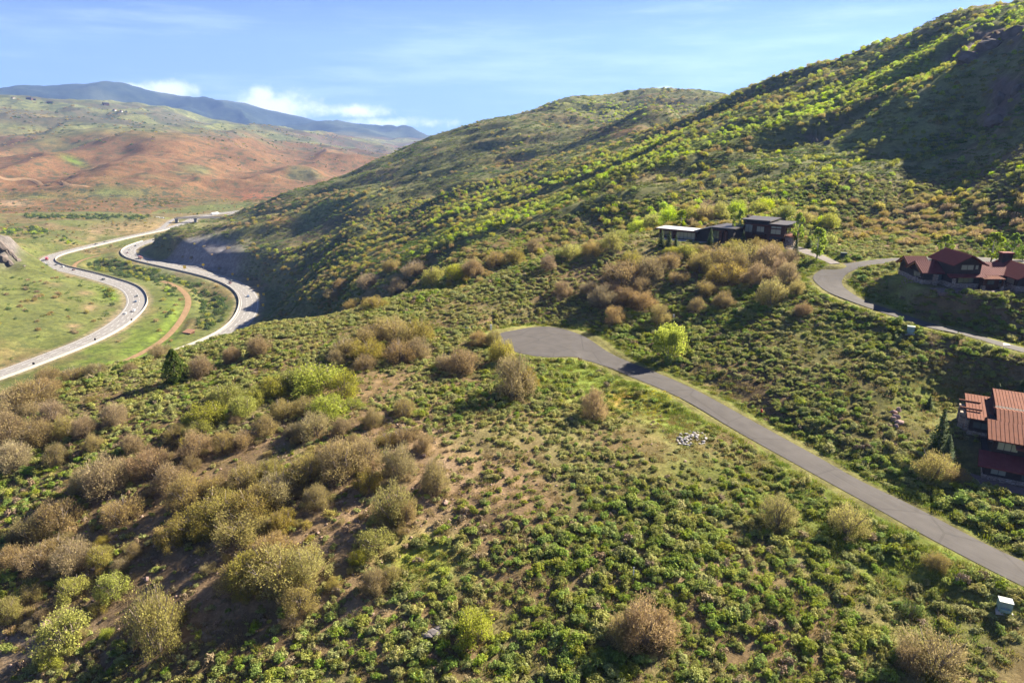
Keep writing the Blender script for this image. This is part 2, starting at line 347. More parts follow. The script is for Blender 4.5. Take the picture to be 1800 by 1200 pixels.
def solid(name, col, var=.25, scale=3., rough=.85, spec=.25, bump=0, metal=0):
    m, t, b = mat(name, rough, spec); tc = N(t, 'ShaderNodeTexCoord')
    n = noise_node(t, scale, 5, .6, tc.outputs['Object'])
    r = ramp_node(t, ((.25, [c*(1-var) for c in col]), (.75, [min(1, c*(1+var)) for c in col])))
    t.links.new(n.outputs['Fac'], r.inputs[0]); t.links.new(r.outputs[0], b.inputs['Base Color']); b.inputs['Metallic'].default_value = metal
    if bump:
        bp = N(t, 'ShaderNodeBump'); bp.inputs['Strength'].default_value = bump; bp.inputs['Distance'].default_value = .05
        t.links.new(n.outputs['Fac'], bp.inputs['Height']); t.links.new(bp.outputs[0], b.inputs['Normal'])
    return m
def ground_material():
    m, t, b = mat('hillside_ground', 1, .05); L = t.links.new
    at = N(t, 'ShaderNodeAttribute', attribute_name='tone'); geo = N(t, 'ShaderNodeNewGeometry')
    ex = N(t, 'ShaderNodeAttribute', attribute_name='grain')
    base = at.outputs['Color']
    # three sizes of mottling: pebbles and tufts close by, brush-sized flecks on the far hills
    for sc, amt, ch in ((2.2, .42, 'R'), (.35, .35, 'R'), (.09, .34, 'G'), (.018, .28, 'G'), (.0035, .25, 'B')):
        n = noise_node(t, sc, 6, .68, geo.outputs['Position'])
        mr = N(t, 'ShaderNodeMapRange'); L(n.outputs['Fac'], mr.inputs[0]); mr.inputs[1].default_value = .28; mr.inputs[2].default_value = .72
        mr.inputs[3].default_value = 1-amt; mr.inputs[4].default_value = 1+amt
        cb = N(t, 'ShaderNodeCombineColor'); [L(mr.outputs[0], cb.inputs[k]) for k in range(3)]
        base = mixc(t, 1.0, base, cb.outputs[0], 'MULTIPLY')
    # dark brush flecks, only where 'grain' asks for them
    sep = N(t, 'ShaderNodeSeparateColor'); L(ex.outputs['Color'], sep.inputs[0])
    for k, (sc, lo, hi, col) in enumerate(((.16, .50, .60, (.045, .058, .022)), (.045, .52, .60, (.045, .05, .026)), (.012, .50, .58, (.035, .048, .026)))):
        n = noise_node(t, sc, 5, .7, geo.outputs['Position']); mr = N(t, 'ShaderNodeMapRange', interpolation_type='SMOOTHSTEP'); L(n.outputs['Fac'], mr.inputs[0])
        mr.inputs[1].default_value = lo; mr.inputs[2].default_value = hi
        mu = N(t, 'ShaderNodeMath', operation='MULTIPLY'); L(mr.outputs[0], mu.inputs[0]); L(sep.outputs[k], mu.inputs[1])
        base = mixc(t, mu.outputs[0], base, col)
    L(base, b.inputs['Base Color'])
    n = noise_node(t, .6, 8, .7, geo.outputs['Position']); bp = N(t, 'ShaderNodeBump'); bp.inputs['Strength'].default_value = .5; bp.inputs['Distance'].default_value = .6
    L(n.outputs['Fac'], bp.inputs['Height']); L(bp.outputs[0], b.inputs['Normal'])
    return m
def asphalt(name, col, tint, line_at=(), half=None):
    m, t, b = mat(name, .9, .2); L = t.links.new; geo = N(t, 'ShaderNodeNewGeometry'); uv = N(t, 'ShaderNodeUVMap')
    n = noise_node(t, .35, 6, .6, geo.outputs['Position']); r = ramp_node(t, ((.3, [c*.78 for c in col]), (.7, [c*1.22 for c in col]))); L(n.outputs['Fac'], r.inputs[0])
    n2 = noise_node(t, 14, 3, .7, geo.outputs['Position']); r2 = ramp_node(t, ((.3, (.8,)*3), (.7, (1.18,)*3))); L(n2.outputs['Fac'], r2.inputs[0])
    c = mixc(t, 1, r.outputs[0], r2.outputs[0], 'MULTIPLY')
    # long streaks worn by wheels, following the road
    mp = N(t, 'ShaderNodeMapping'); mp.inputs['Scale'].default_value = (1.3, .02, 1); L(uv.outputs[0], mp.inputs[0])
    n3 = noise_node(t, 1.6, 4, .6, mp.outputs[0]); r3 = ramp_node(t, ((.35, (0, 0, 0)), (.65, (1, 1, 1)))); L(n3.outputs['Fac'], r3.inputs[0])
    c = mixc(t, r3.outputs[0], c, mixc(t, .5, c, tint))
    # tar-filled cracks
    vo = N(t, 'ShaderNodeTexVoronoi', feature='DISTANCE_TO_EDGE'); vo.inputs['Scale'].default_value = .09; nv = noise_node(t, .25, 3, .6, geo.outputs['Position'])
    va = mixc(t, .12, geo.outputs['Position'], nv.outputs['Color'], 'ADD'); L(va, vo.inputs['Vector'])
    lt = N(t, 'ShaderNodeMath', operation='LESS_THAN'); L(vo.outputs['Distance'], lt.inputs[0]); lt.inputs[1].default_value = .016
    mu = N(t, 'ShaderNodeMath', operation='MULTIPLY'); L(lt.outputs[0], mu.inputs[0]); mu.inputs[1].default_value = .34
    c = mixc(t, mu.outputs[0], c, [x*.45 for x in col])
    L(c, b.inputs['Base Color'])
    return m

# ---------------------------------------------------------------- object helpers
def link(o, parent=None):
    C.objects.link(o)
    if parent is not None: o.parent = parent
    return o
def mesh_np(name, V, F, mats=(), midx=None, uv=None, smooth_=False):
    V = np.asarray(V, np.float32); me = bpy.data.meshes.new(name)
    if isinstance(F, np.ndarray):
        nf, k = F.shape
        me.vertices.add(len(V)); me.vertices.foreach_set('co', V.ravel()); me.loops.add(nf*k); me.loops.foreach_set('vertex_index', F.astype(np.int32).ravel())
        me.polygons.add(nf); me.polygons.foreach_set('loop_start', np.arange(0, nf*k, k, dtype=np.int32)); me.polygons.foreach_set('loop_total', np.full(nf, k, np.int32))
    else: me.from_pydata(V.tolist(), [], [list(f) for f in F])
    for x in mats: me.materials.append(x)
    if midx is not None: me.polygons.foreach_set('material_index', np.asarray(midx, np.int32))
    if smooth_: me.polygons.foreach_set('use_smooth', np.ones(len(me.polygons), bool))
    if uv is not None:
        l = me.uv_layers.new(name='UVMap'); vi = np.empty(len(me.loops), np.int32); me.loops.foreach_get('vertex_index', vi)
        l.data.foreach_set('uv', np.asarray(uv, np.float32)[vi].ravel())
    me.update(calc_edges=True); me.validate()
    return me
def tag(o, label=None, cat=None, group=None, kind=None):
    if label: o['label'] = label
    if cat: o['category'] = cat
    if group: o['group'] = group
    if kind: o['kind'] = kind
    return o
def thing(name, label, cat, loc=(0, 0, 0), rotz=0, group=None, scale=None):
    o = bpy.data.objects.new(name, None); o.empty_display_size = .5; link(o); o.location = [float(a) for a in loc]; o.rotation_euler = (0, 0, rotz)
    if scale is not None: o.scale = scale
    return tag(o, label, cat, group)
def copy_tree(o, parent=None):
    c = o.copy(); C.objects.link(c)
    if parent is not None: c.parent = parent
    for ch in list(o.children): copy_tree(ch, c)
    return c
class MB:
    """collects shapes and links them as ONE mesh object"""
    def __init__(s): s.v = []; s.f = []; s.m = []; s.cur = 0
    def add(s, V, F):
        n = len(s.v); s.v += [tuple(map(float, p)) for p in V]; s.f += [[i+n for i in f] for f in F]; s.m += [s.cur]*len(F); return s
    def box(s, x0, x1, y0, y1, z0, z1, bev=0):
        P = [(x, y, z) for z in (z0, z1) for y in (y0, y1) for x in (x0, x1)]
        return s.add(P, [(0, 2, 3, 1), (4, 5, 7, 6), (0, 1, 5, 4), (2, 6, 7, 3), (0, 4, 6, 2), (1, 3, 7, 5)])
    def slab(s, P, t):                                # a sheet of corner points (counter-clockwise seen from above) with thickness t
        n = len(P); Q = [(p[0], p[1], p[2]-t) for p in P]
        return s.add(list(P)+Q, [list(range(n)), list(range(2*n-1, n-1, -1))]+[(i, n+i, n+(i+1) % n, (i+1) % n) for i in range(n)])
    def bar(s, a, b, w, h=None):
        a, b = Vector(a), Vector(b); d = (b-a).normalized(); up = Vector((0, 0, 1)) if abs(d.z) < .95 else Vector((1, 0, 0))
        sx = d.cross(up).normalized()*w/2; sy = sx.cross(d).normalized()*(h or w)/2
        P = [a-sx-sy, a+sx-sy, a+sx+sy, a-sx+sy, b-sx-sy, b+sx-sy, b+sx+sy, b-sx+sy]
        return s.add(P, [(3, 2, 1, 0), (4, 5, 6, 7), (0, 1, 5, 4), (1, 2, 6, 5), (2, 3, 7, 6), (3, 0, 4, 7)])
    def tube(s, pts, rads, n=7):
        pts = [Vector(p) for p in pts]; rows = []
        for i, p in enumerate(pts):
            d = (pts[min(i+1, len(pts)-1)]-pts[max(i-1, 0)]).normalized(); up = Vector((0, 0, 1)) if abs(d.z) < .9 else Vector((1, 0, 0))
            a = d.cross(up).normalized(); b2 = d.cross(a)
            rows.append([p+(a*math.cos(k*2*math.pi/n)+b2*math.sin(k*2*math.pi/n))*rads[i] for k in range(n)])
        V = [q for r in rows for q in r]; F = [(i*n+k, i*n+(k+1) % n, (i+1)*n+(k+1) % n, (i+1)*n+k) for i in range(len(pts)-1) for k in range(n)]
        F += [list(range(n-1, -1, -1)), [(len(pts)-1)*n+k for k in range(n)]]
        return s.add(V, F)
    def prism(s, prof, a, b, axis='x'):               # profile in the other two axes, swept from a to b
        n = len(prof); mk = {'x': lambda t, p: (t, p[0], p[1]), 'y': lambda t, p: (p[0], t, p[1]), 'z': lambda t, p: (p[0], p[1], t)}[axis]
        V = [mk(a, p) for p in prof]+[mk(b, p) for p in prof]
        return s.add(V, [list(range(n-1, -1, -1)), list(range(n, 2*n))]+[(i, (i+1) % n, n+(i+1) % n, n+i) for i in range(n)])
    def build(s, name, mats, parent=None, loc=None, smooth_=False, bevel=0):
        mats = mats if isinstance(mats, (list, tuple)) else [mats]
        me = mesh_np(name, s.v, s.f, mats, s.m, smooth_=smooth_)
        bm = bmesh.new(); bm.from_mesh(me); bmesh.ops.recalc_face_normals(bm, faces=bm.faces)
        if bevel: bmesh.ops.bevel(bm, geom=bm.edges[:], offset=bevel, segments=2, affect='EDGES', profile=.5)
        bm.to_mesh(me); bm.free()
        o = bpy.data.objects.new(name, me); link(o, parent)
        if loc is not None: o.location = [float(a) for a in loc]
        return o

# ---------------------------------------------------------------- ground
def ground_tones():
    x, y, z, r = GX.ravel(), GY.ravel(), GZ.ravel(), RR.ravel(); u, v, _ = pix(x, y, z)
    n1, n2, n3 = fbm(x/11, y/11, 4, 61), fbm(x/45, y/45, 4, 66), fbm(x/260, y/260, 4, 71)
    def col(c): return np.array(c)[None]
    tone = np.repeat(col((.125, .108, .048)), len(x), 0)
    def lay(c, w):
        nonlocal tone; w = np.clip(w, 0, 1)[:, None]; tone = tone*(1-w)+col(c)*w
    near = r < 330
    G = lambda a, b, su, sv: np.exp(-((u-a)/su)**2-((v-b)/sv)**2)
    # near hill: soil between the sage, green turf where nothing woody grows
    lay((.125, .088, .046), near*sst(-.25, .35, n1+.35*n2+.15))
    soil = G(560,790,170,60)+G(770,870,110,60)+G(620,930,150,70)+G(690,770,80,40)+G(430,1000,120,60)+G(300,1060,120,70)+G(60,1120,120,60)+G(60,880,160,70)+G(880,860,70,50)+G(640,1090,70,40)+G(1270,1010,110,50)
    lay((.195, .135, .078), near*(v > 600)*np.clip(soil, 0, 1)*sst(-.45, .1, n1+.3))
    lay((.24, .19, .14), near*(G(90,1130,90,50)+G(760,880,40,60))*sst(0, .4, n1))
    turf = G(1080,688,130,50)+G(1010,655,90,25)+G(1200,740,60,30)+G(1370,880,80,40)+G(1640,1000,140,60)+G(1500,940,110,50)+G(740,985,60,40)+G(1700,1110,130,70)+G(1560,830,150,50)+G(1640,700,110,50)+G(1425,470,40,60)+G(1590,490,50,22)+G(620,540,200,25)*.5+G(1480,590,150,40)*.6+G(1230,830,130,40)*.6
    lay((.110, .140, .026), near*np.clip(turf, 0, 1)*sst(-.5, .2, n2+.25))
    lay((.26, .145, .045), near*G(1095,700,28,16)*.8); lay((.25, .25, .04), near*(G(740,985,50,35)*.7+G(1600,490,30,10)*.8))
    rd = ROADW.ravel()
    lay((.120, .150, .028), near*(1-sst(.6, 4.0, rd+n1*5.0))*.9); lay((.115, .095, .045), near*(1-sst(.0, .9, rd+2.2*n1))*.7)
    # hill faces beyond
    face = (r >= 330) & (r < 1750) & (z > 4)
    lay((.120, .122, .050), face*1.); lay((.175, .125, .065), face*sst(.0, .5, n2+n1*.5)*.6)
    lay((.19, .21, .06), face*sst(0, .5, fbm(x/90, y/90, 3, 91))*.45)
    lay((.30, .17, .07), face*(G(492,386,24,9)+G(1080,230,50,9)*.8+G(910,285,50,10)*.7+G(650,600,0.1,.1)))
    sd = v-np.interp(u, [p[0] for p in STRIPE], [p[1] for p in STRIPE]); lay((.150, .190, .026), (r > 255)*(r < 640)*np.exp(-((sd+6)/np.interp(u, (600, 1300, 1650, 1800), (7, 14, 34, 34)))**2)*sst(640, 760, u)*.8)
    # valley floor and its left bank
    val = ((z <= 4) & (r < 1700)) | ((u < 330) & (v > 372) & (r > 300) & (r < 1500))
    lay((.090, .100, .030), val*1.); lay((0.132, 0.102, 0.046), val*sst(-.15, .35, n2+.3*n3))
    lay((0.099, 0.135, 0.022), val*(G(240,600,60,40)+G(180,630,90,25)+G(300,560,20,40)+G(200,515,30,20)+G(230,450,30,10)*.5))
    lay((0.178, 0.125, 0.079), val*(G(205,570,26,34)*.9+G(150,630,60,8)*.4)*sst(-.5, .1, n1))
    lay((.17, .125, .068), val*(G(158,540,14,7)+G(130,573,14,5)+G(150,515,14,4)+G(230,400,55,10)*1.2+G(160,420,12,6)*.8+G(88,395,14,4)+G(95,500,14,4)*.7+G(170,405,14,8)))
    lay((0.198, 0.142, 0.066), val*(G(250,402,55,10)))
    lay((0.218, 0.172, 0.112), (1-sst(1, 7, HWD.ravel()+n1*2))*(r > 300)*.75)
    # red hills and plateau
    red = (r >= 1450) & (u < 1000) & (r < 6500) & (z > 3)
    lay((0.109, 0.099, 0.041), red*1.); zz = z+26*n3
    lay((0.130, 0.072, 0.035), red*sst(-.18, .28, n3+.6*fbm(x/110, y/110, 4, 81)+.35*(1-sst(95, 140, zz))-.9*sst(130, 190, zz)+.25))
    lay((0.115, 0.122, 0.046), red*sst(120, 175, zz)*(1-.5*sst(0, .4, n3)))
    lay((0.069, 0.054, 0.041), red*(sst(2700, 3100, r)*sst(.0, .35, fbm(x/330, y/200, 4, 86)+.15)*.75))
    lay((0.139, 0.149, 0.056), red*sst(3000, 3400, r)*sst(.05, .4, fbm(x/500, y/350, 3, 97))*.8)
    lay((0.099, 0.145, 0.026), red*(G(130,283,30,16)*np.exp(-((v-283-(u-130)*.45)/7)**2)))
    lay((0.264, 0.198, 0.132), red*(G(25,357,25,5)*.8)); lay((0.238, 0.079, 0.040), red*G(440,352,40,12)); lay((0.112, 0.132, 0.040), red*(G(200,338,70,8)*.7+G(60,345,60,6)*.6+G(400,358,60,8)*.7))
    # blue range: dark timber and paler grass
    blue = sst(6300, 7000, r); lay((.046, .055, .036), blue); lay((.015, .023, .019), blue*sst(-.1, .25, fbm(x/900, y/900, 5, 101)+.1))
    # bare rock
    lay((.115, .085, .068), crag.ravel()*1.6); lay((.150, .142, .145), cliff.ravel()*1.8); lay((.105, .094, .086), knoll.ravel()*1.3)
    grain = np.zeros((len(x), 3))
    grain[:, 0] = (face | val)*.65+red*.3; grain[:, 1] = red*.85+face*.25; grain[:, 2] = red*sst(2300, 2900, r)*.55+blue*.5
    hide = np.clip(crag+cliff+knoll, 0, 1).ravel(); grain *= (1-hide)[:, None]
    return tone, grain
def ground_mesh():
    nt_, nr = GX.shape; i = (np.arange(nt_-1)[:, None]*nr+np.arange(nr-1)[None]).ravel()
    F = np.stack([i, i+1, i+nr+1, i+nr], 1)
    me = mesh_np('ground', np.stack([GX, GY, GZ], -1).reshape(-1, 3), F, [ground_material()], smooth_=True)
    tone, grain = ground_tones()
    for nm, a in (('tone', tone), ('grain', grain)):
        at = me.attributes.new(nm, 'FLOAT_COLOR', 'POINT'); at.data.foreach_set('color', np.c_[a, np.ones(len(a))].astype(np.float32).ravel())
    o = bpy.data.objects.new('ground', me); link(o); return tag(o, kind='structure')
ground_mesh()
def ribbon(name, A, B, m, cross=6, crown=.05, lift=.01, t0=0, t1=1, parent=None, kind='structure'):
    w = np.linspace(t0, t1, cross+1)[None, :, None]; P = A[:, None]*(1-w)+B[:, None]*w
    wd = np.linalg.norm((A-B)[:, :2], axis=1)[:, None]; s = np.r_[0, np.cumsum(np.linalg.norm(np.diff((A+B)[:, :2]/2, axis=0), axis=1))][:, None]
    P[..., 2] = near_line(P[..., 0].ravel(), P[..., 1].ravel(), A, B)[1].reshape(P.shape[:2]) + lift+crown*(1-(2*w[..., 0]-1)**2)
    uv = np.stack([w[..., 0]*wd, s+0*w[..., 0]], -1).reshape(-1, 2); n, k = P.shape[:2]
    i = (np.arange(n-1)[:, None]*k+np.arange(k-1)[None]).ravel(); F = np.stack([i, i+1, i+k+1, i+k], 1)[:, ::-1]
    me = mesh_np(name, P.reshape(-1, 3), F, [m], uv=uv, smooth_=True); o = bpy.data.objects.new(name, me); link(o, parent)
    nz = sum(p.normal.z for p in me.polygons[:60])
    if nz < 0: me.flip_normals()
    if kind: tag(o, kind=kind)
    return o
m_road = asphalt('road_asphalt', (.060, .055, .0525), (.080, .073, .069)); m_drive = asphalt('driveway_asphalt', (.13, .115, .105), (.15, .13, .12))
m_hw = asphalt('highway_concrete', (.205, .195, .183), (.155, .149, .143)); m_track = solid('track_dirt', (.21, .14, .08), .3, .5, 1, 0)
ribbon('lower_road', *lower_road, m_road); ribbon('upper_road', *upper_road, m_road)
ribbon('driveway', *drive, m_drive, lift=.06)
ribbon('left_highway', *left_hw, m_hw, crown=.12); ribbon('right_highway', *right_hw, m_hw, crown=.12); ribbon('highway_ramp', *ramp, m_hw, crown=.1, lift=.05)
ribbon('dirt_track', *track, m_track); ribbon('dirt_path', *track2, m_track)

# ---------------------------------------------------------------- foliage
def leaf_material(name, stops, trans=.35, hue=.03, val=.35, rough=.75, sat=(.95, 1.2)):
    """colours run over the faces' own random number; each plant shifts a little in hue and brightness"""
    m, t, b = mat(name, rough, .15); L = t.links.new
    at = N(t, 'ShaderNodeAttribute', attribute_name='rnd'); r = ramp_node(t, stops); L(at.outputs['Fac'], r.inputs[0])
    oi = N(t, 'ShaderNodeObjectInfo'); hs = N(t, 'ShaderNodeHueSaturation'); L(r.outputs[0], hs.inputs['Color'])
    for k, (a, lo, hi) in enumerate((('Hue', .5-hue, .5+hue), ('Value', 1-val, 1+val), ('Saturation', *sat))):
        wn = N(t, 'ShaderNodeTexWhiteNoise', noise_dimensions='1D'); ad = N(t, 'ShaderNodeMath', operation='MULTIPLY'); ad.inputs[1].default_value = 37.7*(k+1)
        L(oi.outputs['Random'], ad.inputs[0]); L(ad.outputs[0], wn.inputs['W'])
        mr = N(t, 'ShaderNodeMapRange'); mr.inputs[3].default_value = lo; mr.inputs[4].default_value = hi; L(wn.outputs['Value'], mr.inputs[0]); L(mr.outputs[0], hs.inputs[a])
    L(hs.outputs[0], b.inputs['Base Color'])
    if trans:
        tr = N(t, 'ShaderNodeBsdfTranslucent'); L(hs.outputs[0], tr.inputs['Color']); mx = N(t, 'ShaderNodeMixShader'); mx.inputs[0].default_value = trans
        L(b.outputs[0], mx.inputs[1]); L(tr.outputs[0], mx.inputs[2]); L(mx.outputs[0], t.nodes['Material Output'].inputs['Surface'])
    return m
def quads(cen, nrm, size, asp, rg, twist=None):
    """small leaf faces: centres, facing, length, width ratio"""
    n = len(cen); nrm = nrm/(np.linalg.norm(nrm, axis=1)[:, None]+1e-9)
    ref = rg.normal(size=(n, 3)) if twist is None else twist
    a = np.cross(nrm, ref); a /= np.linalg.norm(a, axis=1)[:, None]+1e-9; b = np.cross(a, nrm)
    s = (size if np.ndim(size) else np.full(n, size))[:, None]/2
    a, b = a*s*asp, b*s
    V = np.stack([cen-b*1.0, cen+a*.9+b*.1, cen+b, cen-a*.9-b*.1], 1).reshape(-1, 3)
    return V, np.arange(4*n).reshape(n, 4)
def foliage_mesh(name, V, F, m, rnd, extra=None):
    me = mesh_np(name, V, F, [m]); at = me.attributes.new('rnd', 'FLOAT', 'FACE'); at.data.foreach_set('value', np.asarray(rnd, np.float32)); return me
def remat(me, name, m):
    c = me.copy(); c.name = name; c.materials.clear(); c.materials.append(m); return c
def dirs(n, rg, zlo=-.2):
    d = rg.normal(size=(n*3, 3)); d /= np.linalg.norm(d, axis=1)[:, None]; d = d[d[:, 2] > zlo]
    return d[:n] if len(d) >= n else np.vstack([d]*3)[:n]
# sagebrush: a low mound of upright tufts, radius about 1
def sage(seed, tufts, per, leaf):
    rg = np.random.default_rng(seed); V, F, Rn, k = [], [], [], 0
    for i in range(tufts):
        a = rg.uniform(0, 2*math.pi); q = rg.uniform(0, 1)**.6*.75; h = (.74-.42*q*q)*rg.uniform(.45, 1.3)
        c = np.array([q*math.cos(a), q*math.sin(a), h*.62]); rad = rg.uniform(.17, .40)
        d = dirs(per, rg, -.35); p = c+d*rad*np.array([1, 1, .95])*rg.uniform(.55, 1.0, (len(d), 1)); p[:, 2] = np.maximum(p[:, 2], .05)
        up = d*1.0+rg.normal(size=d.shape)*.38+[0, 0, .35]
        v, f = quads(p, up, rg.uniform(.7, 1.35, len(d))*leaf, .55, rg); V.append(v); F.append(f+k); k += len(v)
        Rn.append(np.clip(rg.uniform(.0, .35)+rg.uniform(0, .65, len(d)), 0, 1))
    return np.vstack(V), np.vstack(F), np.hstack(Rn)
# broadleaf shrub crown: many feathery plumes of twig and leaf faces rising from the ground, radius 1, height about 1.25
def shrub_crown(seed, lobes, per, leaf, bare=.5, tall=1.0):
    rg = np.random.default_rng(seed); V, F, Rn, k = [], [], [], 0
    L = []
    for i in range(lobes*2+6):                        # unequal domes thrown about the plan, tallest towards the middle
        a = i*2.4+rg.uniform(-.6, .6); q = (.74*((i+.5)/(lobes*2+6))**.5)*rg.uniform(.8, 1.15); z = (.78-.62*q*q)*rg.uniform(.55, 1.22); L.append((np.array([q*math.cos(a), q*math.sin(a), z*tall]), rg.uniform(.20, .38)))
        if i % 2: L.append((np.array([q*math.cos(a)*1.05, q*math.sin(a)*1.05, .2*tall]), rg.uniform(.2, .3)))
    for c, rad in L:
        n = int(per*(rad/.32)**2*.17); d = dirs(n, rg, -.75); sub = dirs(7, rg, -.2); w = np.max(d@sub.T, axis=1)
        depth = rg.uniform(.12, 1.0, (len(d), 1))**.5; reach = .78+.38*np.clip((w-.75)/.25, 0, 1)
        p = c+d*rad*np.array([1, 1, 1.12*tall])*depth*reach[:, None]; p += rg.normal(size=p.shape)*.03; p[:, 2] = np.maximum(p[:, 2], .03)
        tw = rg.uniform(size=len(d)) < bare*(1.45-.75*depth[:, 0])   # opening buds, set towards the twig ends to put brighter, lit tips into the colour
        asp = np.where(tw, .12, .70)[:, None]; sz = np.where(tw, 2.7, 1.0)*rg.uniform(.6, 1.4, len(d))*leaf
        out = p-np.array([0, 0, -.05]); out /= np.linalg.norm(out, axis=1)[:, None]; out = out+rg.normal(size=d.shape)*.35+[0, 0, .25]   # twigs point up and out from the base
        nr = np.where(tw[:, None], np.cross(out, rg.normal(size=d.shape)), d*.5+rg.normal(size=d.shape)*.8); ref = np.where(tw[:, None], np.cross(out, nr), rg.normal(size=d.shape))
        v, f = quads(p, nr, sz, asp, rg, np.where(tw[:, None], out, ref)); V.append(v); F.append(f+k); k += len(v)
        Rn.append(np.where(tw, rg.uniform(0, .42, len(d)), rg.uniform(.45, 1, len(d))))
    return np.vstack(V), np.vstack(F), np.hstack(Rn)
def shrub_trunk(seed, n=13, tall=1.0, m=None):
    rg = np.random.default_rng(seed); b = MB()
    for i in range(n):
        a = i*2*math.pi/n+rg.uniform(-.3, .3); q = rg.uniform(.25, .75); h = rg.uniform(.6, 1.0)*tall
        r0 = np.array([math.cos(a)*.10, math.sin(a)*.10, -.12]); r1 = np.array([math.cos(a)*q*.45, math.sin(a)*q*.45, h*.45]); r2 = np.array([math.cos(a)*q, math.sin(a)*q, h])
        b.tube([r0, r1, r2], [.030, .020, .007], 4)
        for s in range(2):
            e = r1+(r2-r1)*rg.uniform(.1, .6); t2 = e+np.array([rg.uniform(-.3, .3), rg.uniform(-.3, .3), rg.uniform(.15, .4)]); b.tube([e, t2], [.012, .005], 3)
    return mesh_np('trunk', b.v, b.f, [m])
m_bark = solid('grey_bark', (.20, .165, .135), .3, 6); m_pale_bark = solid('pale_bark', (.40, .37, .31), .3, 8)
SAGE_ST = ((0, (.12, .09, .04)), (.05, (.205, .185, .070)), (.5, (.300, .315, .110)), (1, (.45, .46, .20)))
m_sage = leaf_material('sage_leaf', SAGE_ST, .45, .025, .22)
m_sage2 = leaf_material('sage_green_leaf', ((0, (.10, .08, .03)), (.05, (.180, .175, .046)), (.5, (.225, .285, .065)), (1, (.35, .41, .12))), .45, .03, .22)
m_far_sage = leaf_material('slope_sage_leaf', ((0, (.05, .05, .02)), (.06, (.10, .105, .036)), (.5, (.150, .180, .052)), (1, (.24, .27, .085))), .4, .03, .25)
m_far_sage2 = leaf_material('slope_green_leaf', ((0, (.04, .045, .018)), (.06, (.080, .098, .028)), (.5, (.115, .168, .040)), (1, (.19, .25, .065))), .4, .03, .25)
m_dead = leaf_material('dry_twigs', ((0, (.14, .10, .065)), (.5, (.24, .185, .115)), (1, (.33, .27, .175))), .1, .02, .2)
def oakmat(nm, twig, bud, lit, tr): return leaf_material(nm, ((0, [c*.62 for c in twig]), (.40, twig), (.48, [c*.8 for c in bud]), (.75, bud), (1, lit)), tr, .016, .16, .75, (.88, 1.12))
OAK = {'b': oakmat('brown_oak_leaf', (.32, .248, .130), (.375, .295, .105), (.46, .375, .13), .45),
       'p': oakmat('grey_oak_leaf', (.35, .265, .155), (.39, .30, .13), (.45, .37, .16), .4),
       'o': oakmat('olive_oak_leaf', (.32, .255, .100), (.38, .325, .075), (.48, .43, .10), .5),
       'y': oakmat('yellow_oak_leaf', (.26, .25, .075), (.34, .36, .060), (.48, .50, .09), .5),
       'l': oakmat('lime_leaf', (.20, .26, .036), (.36, .47, .044), (.52, .63, .075), .55),
       'd': oakmat('dark_green_leaf', (.06, .075, .028), (.095, .14, .034), (.15, .22, .055), .35)}
CROWNS = {}
for kk, bare in (('b', .68), ('p', .8), ('o', .5), ('y', .28), ('l', .12), ('d', .12)):
    CROWNS[kk] = []
    for s_ in range(3):
        V, F, Rn = shrub_crown(100+s_*7+ord(kk), 6+s_, 2300 if bare > .4 else 1500, .042 if bare > .4 else .056, bare); CROWNS[kk].append(foliage_mesh('crown', V, F, OAK[kk], Rn))
FARCROWNS = {}
for kk, bare in (('b', .5), ('p', .6), ('o', .35), ('y', .2), ('l', .1), ('d', .1)):
    FARCROWNS[kk] = []
    for s_ in range(2):
        V, F, Rn = shrub_crown(300+s_*7+ord(kk), 6, 150, .17, bare); FARCROWNS[kk].append(foliage_mesh('crown', V, F, OAK[kk], Rn))
TRUNKS = [shrub_trunk(5+i, m=m_bark) for i in range(2)]
SAGES = []
for s_ in range(4):
    V, F, Rn = sage(20+s_, 15+2*s_, 30, .20); SAGES.append(foliage_mesh('sagebrush', V, F, m_sage, Rn)); SAGES.append(foliage_mesh('sagebrush', V, F, m_sage2, Rn))
V, F, Rn = sage(51, 14, 22, .20); SAGES.append(foliage_mesh('sagebrush', V, F, m_dead, Rn))
FARSAGES = []
for s_ in range(3):                                  # five or six bushes in one low-detail patch, about 4 m across
    rg = np.random.default_rng(60+s_); Vs, Fs, Rs, k = [], [], [], 0
    for j in range(6):
        V, F, Rn = sage(70+s_*9+j, 7, 6, .42); sc = rg.uniform(.8, 1.25); a = j*1.05+rg.uniform(-.3, .3); q = rg.uniform(1.0, 2.4)
        Vs.append(V*sc+[q*math.cos(a), q*math.sin(a), 0]); Fs.append(F+k); k += len(V); Rs.append(Rn)
    for mm in (m_far_sage, m_far_sage2): FARSAGES.append(foliage_mesh('sagebrush_patch', np.vstack(Vs), np.vstack(Fs), mm, np.hstack(Rs)))
# grass tuft: thin blades, radius about 1
def tuft(seed, n):
    rg = np.random.default_rng(seed); a = rg.uniform(0, 6.283, n); q = rg.uniform(0, 1, n)**.6; h = rg.uniform(.22, .55, n); lean = rg.uniform(.05, .3, n)
    b = np.stack([q*np.cos(a), q*np.sin(a), 0*a-.03], 1); tip = b+np.stack([lean*np.cos(a), lean*np.sin(a), h], 1); w = rg.normal(size=(n, 3))*[1, 1, 0]; w = w/np.linalg.norm(w, axis=1)[:, None]*.055
    V = np.stack([b-w, b+w, tip+w*.25, tip-w*.25], 1).reshape(-1, 3); return V, np.arange(4*n).reshape(n, 4), rg.uniform(0, 1, n)
m_grass = leaf_material('green_grass', ((0, (.10, .13, .03)), (.5, (.165, .205, .040)), (1, (.27, .28, .075))), .35, .03, .25)
m_straw = leaf_material('dry_grass', ((0, (.16, .13, .055)), (.5, (.25, .205, .085)), (1, (.36, .30, .14))), .3, .02, .25)
TUFTS = []
